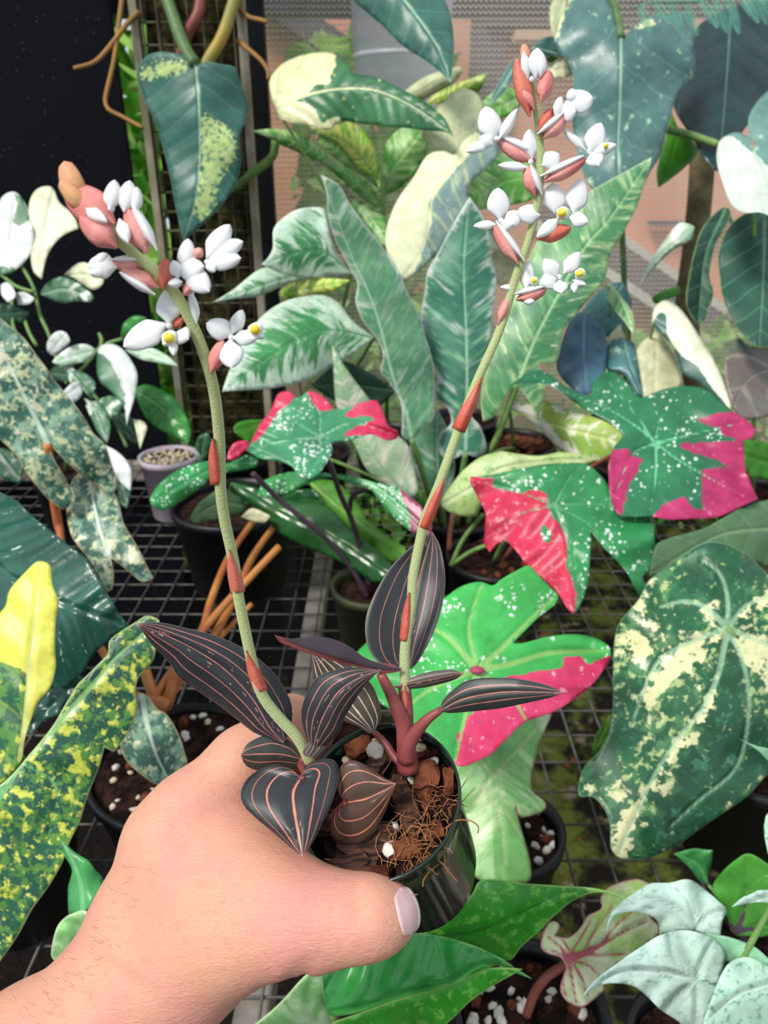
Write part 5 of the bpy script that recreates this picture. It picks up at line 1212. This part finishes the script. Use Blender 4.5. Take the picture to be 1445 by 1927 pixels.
# big hanging heart at top right ---------------------------------------------
g1 = plant('blue_grey_heart_philodendron', 'philodendron with one huge blue-grey heart leaf at upper right', (.52, 1.52), .075, .12, seed=9)
polyleaf(g1, M_GG, "705,185 690,140 660,50 630,-20 560,-80 480,-70 420,-10 395,100 370,200 400,270 440,310 465,390 455,500 460,620 475,720 500,830 530,910 560,950 640,1010 690,1060 710,1085 720,1030 800,970 850,870 900,790 930,680 960,570 1000,450 1070,390 1080,330 1065,250 1075,170 1060,90 1000,60 940,80 880,70 800,110 740,160",
         "705,185 700,500 690,800 708,1080", 1.06, 1.02, fold=.035, k=3, step=8, wave=.01, pa=["345,60 360,-30 420,-90 470,-60 430,60 400,180 370,220", "740,170 790,120 880,85 900,95 820,140"])
polyleaf(g1, M_CRU, "345,90 350,30 380,-40 440,-60 430,40 400,110 370,200 355,150", "430,-40 360,160", 1.10, 1.09, k=3)
polyleaf(g1, M_GG, "255,240 300,195 370,178 400,265 430,310 380,280 330,285 280,262", "420,280 265,235", 1.13, 1.12, k=3)
polyleaf(g1, M_GG, "40,535 60,470 110,380 160,300 200,285 180,360 130,440 70,510", "195,295 45,530", 1.14, 1.1, k=3)
polyleaf(g1, M_HP, "335,335 420,295 455,320 465,370 400,395 340,400", "345,360 455,340", 1.14, 1.13, k=3)
polyleaf(g1, M_GB, "325,300 350,280 395,290 350,318", "330,305 390,290", 1.14, 1.13, k=3)
ptube(g1, M_STEMD, 3, "705,190 680,60 640,-60 640,-300", [1.061, 1.1, 1.2], .006)
tube(g1, M_STEMD, curve3(o_soil[g1.name], P(1130, -110, 1.2), 0.1), .006, 'petiole')

# dark broad leaf with climbing trunk
g2 = plant('dark_leaf_climber', 'climbing plant with near-black broad leaf and brown trunk at upper right', (.66, 1.45), .075, .12, seed=10)
polyleaf(g2, M_GD, "1075,160 1200,60 1330,20 1500,20 1560,300 1480,480 1350,620 1300,690 1190,865 1120,800 1070,700 1000,600 972,530 1000,440 1060,380", "1255,100 1240,350 1215,650 1190,850", 1.22, 1.14, fold=.03, k=3)
polyleaf(g2, M_GB, "960,565 1000,655 1060,710 1095,765 1020,850 930,920 893,945 885,860 930,690", "990,640 960,780 900,935", 1.25, 1.22, fold=.01, k=3)
ptube(g2, M_STEMG, 3, "940,652 1050,680 1195,730", [1.16, 1.15, 1.14], .006)
M_TRUNK = plain('mossy_trunk', '#82765a', '#635a45', 20, .9, .2, bump=1, bscale=80, bd=.004)
p_ = P(np.array([1325, 1316, 1305, 1292.]), np.array([250, 380, 480, 600.]), np.array([1.32, 1.35, 1.38, 1.42])); p_ = np.vstack([p_, o_soil[g2.name] + np.array([0, 0, -.02])])
tube(g2, M_TRUNK, cr(p_, .03), .0215, 'trunk', 14)

g3 = plant('white_half_leaf_plant', 'plant with half-white leaf at right edge, upper part', (.62, 1.14), .055, .11, seed=11)
polyleaf(g3, M_GW, "1370,760 1378,720 1350,690 1280,665 1210,700 1187,760 1190,830 1220,930 1260,1030 1320,1070 1400,1068 1480,1080 1560,900 1560,600 1500,440 1445,455 1380,525 1345,600 1360,690".replace("1360,690", "1352,680"), "1372,755 1430,880 1480,1075", .95, .88, fold=.02, k=3,
         pa=["1180,760 1210,690 1270,690 1330,740 1370,765 1430,830 1500,900 1500,1100 1300,1090 1220,1000 1180,850"])
auto_petiole(g3, M_STEMG, 3, "1372,757", .95, .003, .02)
g4 = plant('velvet_leaf_plant', 'plant with dark velvety ribbed leaves at right edge', (.78, 1.05), .06, .12, seed=12)
polyleaf(g4, M_GV, "1200,150 1195,50 1230,-60 1290,-130 1380,-170 1480,-140 1620,-50 1640,300 1480,500 1390,515 1320,460 1260,370 1215,260", "1430,-120 1425,100 1415,300 1400,508", 1.02, .94, fold=.02, k=6)
polyleaf(g4, M_GV, "1225,-190 1260,-160 1215,-60 1180,0 1150,150 1170,250 1120,400 1080,390 1035,300 1050,150 1100,-50 1160,-140", "1230,-180 1130,60 1095,390", 1.10, 1.04, fold=-.015, k=6)
polyleaf(g4, M_GP, "1235,560 1300,470 1380,520 1500,480 1500,820 1340,885 1280,830 1250,750 1228,650", "1500,620 1350,680 1270,820", 1.0, .96, fold=.01, k=6)
for xy, d in (("1430,-118", 1.02), ("1228,-180", 1.10), ("1495,620", 1.0)): auto_petiole(g4, M_STEMG, 6, xy, d, .003, .02)

# fern frond hanging in at the top right
fe = plant('lacy_fern', 'lacy blue-green fern frond drooping in at top right corner', (1.02, 1.22), .06, .14, seed=13)
rac = P(np.array([1620, 1500, 1400, 1310, 1230, 1190.]), np.array([-130, -68, -20, 2, 4, 14.]), np.array([1.02, .98, .95, .93, .92, .915]))
rc_ = resamp(cr(rac, .01), 40); tube(fe, M_FERN, rc_, np.linspace(.002, .0008, 40), 'rachis', 6)
tube(fe, M_STEMD, curve3(o_soil[fe.name], rac[0], .1), .003, 'petiole')
for i in range(4, 40, 2):
    b = rc_[i]; L = .060 * (1 - .5 * (i / 40) ** 2)
    for sgn in (1,):
        e = b + RIGHT * (.40 * L) - UP * L * .95 + FWD * .01 * math.sin(i); V = []; F = []
        n = 15; ax = e - b; nr_ = np.cross(ax, FWD); nr_ /= np.linalg.norm(nr_)
        for j in range(n):
            t = j / n; c0 = b + ax * t; wl_ = .0072 * math.sin(math.pi * min(1, .18 + t * .82)) ** .8 + .0008
            for s in (-1, 1):
                tip = c0 + ax * .062 + nr_ * s * wl_ - FWD * .001; k0 = len(V)
                V += [c0, c0 + ax * .020 + nr_ * s * wl_ * .7, tip, c0 + ax * .042, c0 + ax * .022 + nr_ * s * wl_ * .5 + FWD * .0006]
                F += [[k0, k0 + 1, k0 + 4], [k0 + 1, k0 + 2, k0 + 4], [k0 + 2, k0 + 3, k0 + 4], [k0 + 3, k0, k0 + 4]]
        mesh_obj('pinna', V, F, M_FERN, fe, smooth=False)

# gold splashed blade, lower left --------------------------------------------
op = plant('gold_splashed_philodendron', 'philodendron with long gold-splashed blade and half-yellow leaf, lower left', (-.315, .45), .055, .10, seed=14)
O1 = np.vstack([T(7, "800,715 740,692 690,720 610,770 550,820 545,880 500,930 430,1000 390,1040 340,1120 270,1240 200,1330 140,1400"), T(10, "60,190 -40,280 -180,420 -260,700 -200,1000 -80,1240 0,1130 90,1000 160,870 240,760 310,640 350,530 400,430 440,300 500,150 525,50"), T(7, "580,1370 660,1250 690,1150 680,1080 700,1000 770,920 785,850 792,770")])
O1m = np.vstack([T(10, "100,125"), T(7, "280,1250 450,1060 590,900 790,722")])
polyleaf(op, M_OY, O1, O1m, .47, .50, fold=.02, step=8, wave=.004, veins=[(.0026, .0012, np.vstack([T(10, "100,125 40,230 -40,360 -150,600")])), (.0008, .0003, T(10, "100,125 250,210 290,300 240,520"))])
polyleaf(op, M_OY2, np.vstack([T(7, "190,418 250,438 262,530 292,620 280,720 276,850 280,950 250,1060 190,1130 150,1230 120,1330 108,1415 60,1480 -60,1560 -250,1400 -300,1100 -250,850 -80,730 20,655 50,560 130,470")]), T(7, "106,1410 130,1200 150,950 190,600 215,430"), .47, .50, fold=.012, step=8, pa=[T(7, "-300,600 0,560 200,380 330,600 330,950 200,1150 120,1420 95,1440 120,1200 137,975 70,950 0,925 -80,905 -300,860")])
auto_petiole(op, M_STEMG, 10, "100,125", .472, .004, .03); auto_petiole(op, M_STEMG, 7, "106,1412", .472, .0035, .05)

# dark white-streaked leaf, left
pp_ = plant('white_streaked_dark_plant', 'plant with broad dark arching leaf finely streaked white at left edge', (-.50, .78), .065, .12, seed=15)
polyleaf(pp_, M_PD, "-150,60 -60,30 0,70 80,110 150,180 250,260 350,340 430,400 480,480 540,580 600,680 648,745 560,810 470,890 400,1000 300,1080 200,1160 60,1200 -150,1100 -250,600", "-200,300 100,520 350,640 645,742", .66, .58, fold=.03, k=7, arch=.03, pillow=.0016, pspc=.024)
polyleaf(pp_, M_PD, "120,1260 180,1150 260,1060 350,1000 420,1000 380,1060 330,1130 290,1190 220,1230 150,1290", "410,1005 280,1130 130,1270", .60, .58, k=7)
auto_petiole(pp_, M_STEMG, 7, "-195,300", .66, .004, .05)

# long lobed mottled leaves, left ------------------------------------------
qp = plant('lobed_mottled_philodendron', 'philodendron with long lobed grey-mottled leaves on orange stalks, left', pot_at(335, 1432, .10), .080, .10, seed=16, chips=10, perl=34, gran=26, dz=.004)
polyleaf(qp, M_QM, "-50,340 0,368 50,410 120,470 180,550 240,630 280,690 330,750 380,810 430,880 470,950 530,1010 560,1100 590,1190 580,1240 540,1255 480,1210 420,1170 350,1110 290,1050 245,1005 260,1060 300,1130 340,1200 365,1260 350,1320 320,1335 250,1290 170,1200 120,1130 80,1060 0,980 -60,900 -140,650 -120,450",
         "237,1000 180,880 100,720 40,590 -60,380", .74, .72, fold=.025, k=4)
polyleaf(qp, M_QM, "345,70 370,0 430,-45 500,-30 560,40 600,130 620,220 660,290 700,360 740,440 772,500 720,522 660,480 600,430 557,402 572,480 562,562 540,572 500,500 450,410 400,350 360,290 335,180", "550,398 500,250 440,-35", .76, .80, fold=.015, k=7)
polyleaf(qp, M_QM, np.vstack([T(7, "690,1080 740,1090 790,1160 840,1190 900,1290 930,1380"), T(10, "942,140 890,180 800,240 700,180 630,110 600,20"), T(7, "615,1330 650,1230 685,1170")]), np.vstack([T(7, "715,1085 740,1240 790,1400"), T(10, "850,215")]), .66, .60, fold=.01)
for s_, dd, r_ in (("1275,215 1150,400 1060,620 1020,760 880,1020 800,1140", [.98, .85, .74, .715], .0042), ("1395,220 1270,400 1200,560 1090,770 900,1010 820,1130", [1.0, .86, .75, .715], .0046), ("1405,345 1240,520 1060,720 860,980 760,1130", [.84, .8, .74, .71], .0042),
                   ("1265,635 1120,790 960,960 850,1120", [.84, .78, .715], .003), ("730,970 760,1060 790,1130", [.72, .715, .712], .0055), ("885,975 850,1110 830,1160", [.72, .715, .712], .006), ("720,1130 790,1130 850,1150", [.70, .70, .70], .007), ("280,130 300,250 360,600 640,1050 760,1140", [.79, .78, .74, .715], .0042)):
    ptube(qp, M_STEMO, 7, s_, dd, r_)
ptube(qp, M_STEMO, 4, "238,1003 260,1150 275,1310 300,1445", [.741, .77, .79], .0045)

# white pothos tumbling at left ------------------------------------------------
rp = plant('white_variegated_pothos', 'trailing pothos with small white and green leaves before the black panel', (-.56, 1.22), .06, .12, seed=17)
R_ = lambda m, k_, o_, md, d, **k: polyleaf(rp, m, o_, md, d + .02, d, k=k_, th=.0006, **k)
R_(M_RW, 1, "-40,1180 0,1005 70,965 130,1030 165,1130 175,1230 130,1310 60,1372 0,1380", "75,970 60,1150 20,1370", 1.15, pa=["60,960 110,1000 150,1100 140,1120 90,1140 65,1100 85,1030", "-40,1360 0,1340 60,1345 90,1350 40,1400 -40,1400"])
R_(M_RC, 1, "150,1010 190,950 260,942 300,1020 370,1080 395,1150 310,1190 240,1280 210,1405 170,1370 155,1290 180,1180 148,1090", "270,950 230,1120 190,1390", 1.12)
R_(M_RG, 4, "200,250 240,190 320,162 400,200 472,262 460,287 380,285 310,297 255,275", "205,255 330,225 468,272", 1.12)
R_(M_RC, 4, "322,152 400,92 470,110 522,180 480,228 420,205 370,168", "330,155 430,150 510,190", 1.14)
R_(M_RW, 4, "5,200 30,188 62,212 78,262 40,292 8,255", "20,195 60,280", 1.12); R_(M_RW, 4, "78,245 120,238 172,270 150,300 90,304", "80,270 168,275", 1.12)
R_(M_RW, 4, "238,490 280,440 330,443 352,490 322,520 272,558 240,540", "250,550 330,450", 1.10); R_(M_RP, 4, "262,592 300,550 370,508 440,503 482,530 450,578 380,602 300,608", "475,532 370,560 268,592", 1.10)
R_(M_RW, 4, "498,520 560,500 620,530 670,600 692,660 680,760 650,860 637,912 622,820 560,740 510,700 488,640", "510,520 590,600 640,760 638,905", 1.04, fold=.006, pa=["480,540 540,570 590,650 625,760 632,850 540,760 470,680"])
R_(M_RD, 4, "608,470 620,400 680,358 738,372 722,420 650,452", "615,468 730,380", 1.12); R_(M_RD, 4, "685,770 690,720 740,705 830,740 900,800 945,880 962,950 945,1008 880,970 800,930 740,880", "690,740 820,830 945,990", 1.10, fold=.01)
R_(M_RW, 4, "320,740 370,692 416,708 410,760 370,802", "410,710 330,760", 1.06); R_(M_RG, 4, "430,810 500,795 545,850 555,930 540,1002 500,960 470,900", "460,805 540,990", 1.05)
R_(M_RP, 4, "630,530 750,518 840,558 895,612 790,595 700,575", "640,532 760,550 890,610", 1.10); R_(M_RW, 4, "530,1010 600,1050 650,1110 662,1180 655,1240 600,1190 565,1120", "545,1015 620,1120 652,1230", 1.06)
R_(M_RDD, 4, "250,640 300,600 370,615 385,670 340,692 270,680", "260,650 380,660", 1.13); R_(M_RDD, 4, "560,830 620,850 700,900 715,990 690,1010 620,960 570,900", "570,840 700,990", 1.12)
R_(M_RC, 4, "670,880 720,890 740,920 722,980 705,1030 690,960", "690,885 706,1020", 1.09); R_(M_RDD, 4, "590,1190 640,1200 660,1240 640,1330 600,1300", "610,1195 640,1320", 1.08); R_(M_RDD, 4, "0,300 80,310 150,340 120,390 40,400 -20,370", "150,345 0,350", 1.14)
R_(M_RG, 4, "340,620 430,650 480,700 460,780 400,720 350,690", "345,630 460,770", 1.09); R_(M_RG, 4, "420,770 470,790 560,760 620,800 580,870 480,850", "425,780 590,850", 1.09); R_(M_RDD, 4, "-30,1020 60,1040 120,1120 100,1200 20,1180 -40,1120", "-20,1030 100,1180", 1.0)
for s_ in ("105,100 170,220 200,350 245,450 300,600 420,700", "5,150 80,210 170,240", "120,370 150,450 185,510", "500,520 420,620 330,700", "60,250 65,400 90,470", "485,540 540,500 620,475", "420,700 560,860 640,1020", "500,450 512,480 505,520"): ptube(rp, M_STEMG, 4, s_, [1.16, 1.14], .0028, 'vine')
tube(rp, M_STEMG, curve3(o_soil[rp.name], P(160, 720, 1.14), .1), .004, 'vine')

# small pumice pot -------------------------------------------------------------
sp_ = plant('pumice_pot', 'small pale pink-rimmed pot filled with pumice granules', pot_at(318, 858, .12), .053, .12, M_POTW, seed=18, dz=.004, gran=150, wall=.004)

# pale marbled caladium behind the held pot -----------------------------------
np_ = plant('pale_marbled_caladium', 'caladium with pale marbled green leaf in pot just behind held pot', pot_at(955, 1560, .10), .046, .10, seed=19, chips=8, perl=26, dz=.008)
polyleaf(np_, M_NC, "360,-118 330,-50 300,20 280,90 255,200 260,270 310,310 332,345 310,378 200,405 175,345 200,450 230,550 252,650 240,728 100,728 -30,705 -130,500 -160,300 -130,50 -40,0 60,-60 200,-115", "90,-60 80,200 100,720", .585, .54, fold=.015, k=12, step=7,
         veins=[(.0006, .0002, "330,-100 190,60 60,200 -60,380"), (.0004, .0001, "100,160 110,330 200,500"), (.0004, .0001, "60,200 0,120 -80,60"), (.0004, .0001, "20,260 100,420 120,640")])
auto_petiole(np_, M_STEMG, 12, "90,-58", .586, .003, .02)

# front green plant ---------------------------------------------------------------
mp_ = plant('glossy_green_plant', 'plant with glossy pointed green leaves at bottom centre below the pot', (.0, .268), .043, .09, seed=20)
polyleaf(mp_, M_MG2, "620,1475 600,1440 800,1370 950,1318 1200,1250 1380,1168 1560,1170 1400,1260 1300,1330 1200,1425 1100,1500 900,1560 650,1540", "600,1400 800,1362 950,1312 1200,1242 1400,1160 1606,1215", .43, .40, fold=.010, k=11)
polyleaf(mp_, M_MG, "600,1405 560,1320 535,1160 600,1125 750,1100 850,1070 920,1020 1000,988 1120,998 1250,1030 1380,1078 1445,1112 1520,1160 1606,1218 1530,1190 1440,1150 1380,1165 1200,1248 950,1318 800,1368", "600,1398 800,1358 950,1308 1200,1240 1380,1150 1600,1213", .43, .40, fold=.012, k=11, pillow=.0022, pspc=.021)
polyleaf(mp_, M_MG2, np.vstack([T(11, "1010,1000 1150,925 1300,800 1345,725 1445,718"), T(12, "200,735 400,750 560,760 680,790 748,828 640,790 540,790 440,840 370,900 290,980 200,1060 150,1122 80,1112 0,1068"), T(11, "1250,1032 1120,1002")]), np.vstack([T(11, "1100,1010 1300,985"), T(12, "0,970 250,860 450,775 742,824")]), .46, .42, fold=.012)
polyleaf(mp_, M_MP, "540,1150 557,1250 562,1350 602,1440 620,1520 300,1540 150,1500 250,1420 350,1330 440,1230 490,1185", "580,1500 480,1350 530,1170", .45, .42, fold=.01, k=11)
for k_, xy, d in ((11, "600,1400", .431), (11, "1105,1010", .461), (11, "580,1500", .451)): auto_petiole(mp_, M_STEMG, k_, xy, d, .0025, .0)
# little green leaves by the wrist
wp = plant('narrow_green_seedling', 'young plant with narrow green leaf and pale oval leaf behind the wrist', (-.205, .30), .035, .08, seed=21)
polyleaf(wp, M_MS, "193,398 260,462 300,510 380,582 440,620 480,668 520,720 480,800 430,880 345,892 342,760 362,670 322,592 312,530 240,440", "420,880 400,720 330,560 200,405", .40, .42, fold=.006, k=10)
polyleaf(wp, M_MP, "425,875 350,895 300,935 272,1000 258,1105 300,1130 420,1050 480,950", "440,900 340,1000 270,1100", .40, .41, fold=.006, k=10)
auto_petiole(wp, M_STEMG, 10, "420,880", .401, .002, .0); auto_petiole(wp, M_STEMG, 10, "440,900", .401, .002, .0)

# white caladium, bottom right -----------------------------------------------
wc = plant('white_pink_veined_caladium', 'pale caladium leaf with magenta veins in pot at bottom right', pot_at(1000, 1905, .09), .050, .09, seed=22, chips=8, perl=36, dz=.008)
polyleaf(wc, M_LC, "305,1060 310,1000 340,935 385,932 396,960 372,1000 440,1010 500,960 540,900 605,862 600,810 640,760 720,725 800,718 852,740 830,800 850,900 902,960 880,1010 780,1080 680,1150 600,1220 622,1270 560,1330 500,1362 430,1330 400,1270 420,1190 430,1160 400,1110 340,1090", "440,1120 620,1040 800,950", .47, .50, fold=.010, k=12, step=6, wave=.006,
         veins=[(.0024, .0006, "440,1120 540,1080 620,1040"), (.0005, .0001, "620,1040 720,980 830,930"), (.0005, .0001, "440,1120 400,1060 330,1000"), (.0005, .0001, "440,1120 470,1060 560,920"), (.0005, .0001, "520,1085 560,1000 660,850"), (.0005, .0001, "440,1120 410,1220 430,1310"), (.0005, .0001, "440,1120 460,1230 480,1340"), (.0005, .0001, "440,1120 500,1200 540,1310"), (.0005, .0001, "440,1120 540,1150 600,1210"), (.0005, .0001, "500,1095 620,1100 740,1090"), (.0004, .0001, "440,1120 370,1080 320,1070"), (.0004, .0001, "450,1110 430,1050 400,1010"), (.0004, .0001, "600,1050 680,950 760,880")])
ptube(wc, M_STEMR, 12, "435,1140 330,1210 270,1290 230,1400", [.472, .475, .485], .003)
# mint syngonium
mn = plant('mint_syngonium', 'syngonium with three pale mint arrow leaves in bottom right corner', (.197, .285), .040, .09, seed=23)
polyleaf(mn, M_LM, "630,985 650,900 700,840 780,780 850,740 950,733 1050,718 1130,770 1200,830 1237,870 1215,930 1205,1005 1120,990 1080,972 1000,985 900,1000 890,930 830,890 750,880 690,890 655,930", "1080,975 900,860 640,970", .47, .45, fold=.010, k=12, pillow=.0008, pspc=.02, veins=[(.0008, .0003, "1080,975 980,860 780,800"), (.0008, .0003, "1080,975 1060,850 1000,740"), (.0008, .0003, "1080,975 1150,900 1220,880")])
polyleaf(mn, M_LM, "510,1312 560,1240 620,1190 700,1130 800,1060 900,1000 1000,973 1100,985 1180,1020 1227,1090 1215,1170 1195,1240 1160,1340 1120,1445 1080,1510 990,1430 900,1370 830,1300 760,1252 650,1240 575,1262", "1085,1225 900,1190 700,1190 520,1300", .45, .42, fold=.012, k=12, step=6, pillow=.0008, pspc=.02, veins=[(.0009, .0003, "1085,1225 900,1185 700,1195 540,1290"), (.0008, .0002, "1085,1225 980,1120 950,1000"), (.0008, .0002, "1085,1225 1120,1120 1170,1030"), (.0008, .0002, "1085,1225 1000,1290 930,1370"), (.0008, .0002, "1085,1225 1090,1350 1080,1480")])
polyleaf(mn, M_LM2, "1125,1430 1170,1300 1200,1220 1260,1130 1340,1108 1445,1150 1540,1200 1560,1500 1120,1520", "1480,1240 1300,1300 1140,1430", .44, .41, fold=.01, k=12, veins=[(.0008, .0002, "1480,1240 1300,1300 1140,1430")])
polyleaf(mn, M_LG, "1120,985 1250,1008 1380,1058 1470,1140 1400,1150 1300,1118 1215,1135 1170,1060", "1130,990 1300,1060 1460,1140", .475, .46, fold=.006, k=12)
polyleaf(mn, M_LM, "1265,855 1330,805 1400,775 1480,765 1500,840 1380,832", "1490,800 1270,853", .46, .45, k=12); polyleaf(mn, M_LM2, "1430,420 1445,380 1500,420 1500,560 1450,590 1432,500", "1500,480 1440,560", .50, .48, k=12)
for xy, d in (("1082,980", .471), ("1087,1228", .451), ("1480,1245", .441), ("1490,800", .461)): auto_petiole(mn, M_STEMG, 12, xy, d, .0022, .0)
g7 = plant('purple_veined_arrowhead', 'small green leaf with purple base veins near right edge, low', (.275, .36), .04, .085, seed=24)
polyleaf(g7, M_L7, "1165,760 1200,700 1270,630 1350,590 1445,640 1520,700 1520,950 1440,1002 1330,1004 1270,990 1228,900", "1285,985 1320,850 1350,600", .52, .50, fold=.01, k=12, veins=[(.0016, .0004, "1285,985 1240,920 1220,860"), (.0016, .0004, "1285,985 1350,970 1440,990"), (.0018, .0004, "1285,985 1320,900 1340,760"), (.0014, .0003, "1285,985 1380,960 1470,930")])
polyleaf(g7, M_MS, "973,590 1080,563 1167,573 1160,640 1142,690 1152,755 1100,722 1050,660 1010,622", "1140,740 1090,640 980,592", .54, .53, k=12)
auto_petiole(g7, M_STEMP, 12, "1285,985", .521, .002, .0); auto_petiole(g7, M_STEMG, 12, "1140,740", .541, .0015, .01)

# translucent plastic pot hung on the net ------------------------------------------
g = G('frosted_plastic'); d_ = g.bsdf(C('#dcdfe6'), .3, None, .5); tr = g.node('ShaderNodeBsdfTransparent'); mx = g.node('ShaderNodeMixShader'); mx.inputs[0].default_value = .42
g.put(mx.inputs[1], tr.outputs[0]); g.put(mx.inputs[2], d_); M_FROST = g.done(mx.outputs[0])
cc = P(755, 95, 1.33); cup = thing('translucent_pot', 'translucent frosted plastic pot hanging against the net under the beam', 'pot', cc)
M = np.eye(4); M[:3, 3] = cc + np.array([0, 0, -.09])
v, f = lathe_geo([(.002, 0), (.078, 0), (.082, .004), (.090, .165), (.094, .165), (.094, .178), (.0925, .178), (.0915, .168), (.0885, .165), (.080, .006), (.002, .004)], 48, M); mesh_obj('body', v, f, M_FROST, cup)
v, f = lathe_geo([(.0842, .075), (.0860, .075), (.0866, .083), (.0848, .083)], 48, M); mesh_obj('band', v, f, M_FROST, cup)
tube(cup, M_WIRE, curve3(cc + np.array([0, .09, .085]), (cc[0], 1.66, cc[2] + .11), .03), .0012, 'hook', 6)
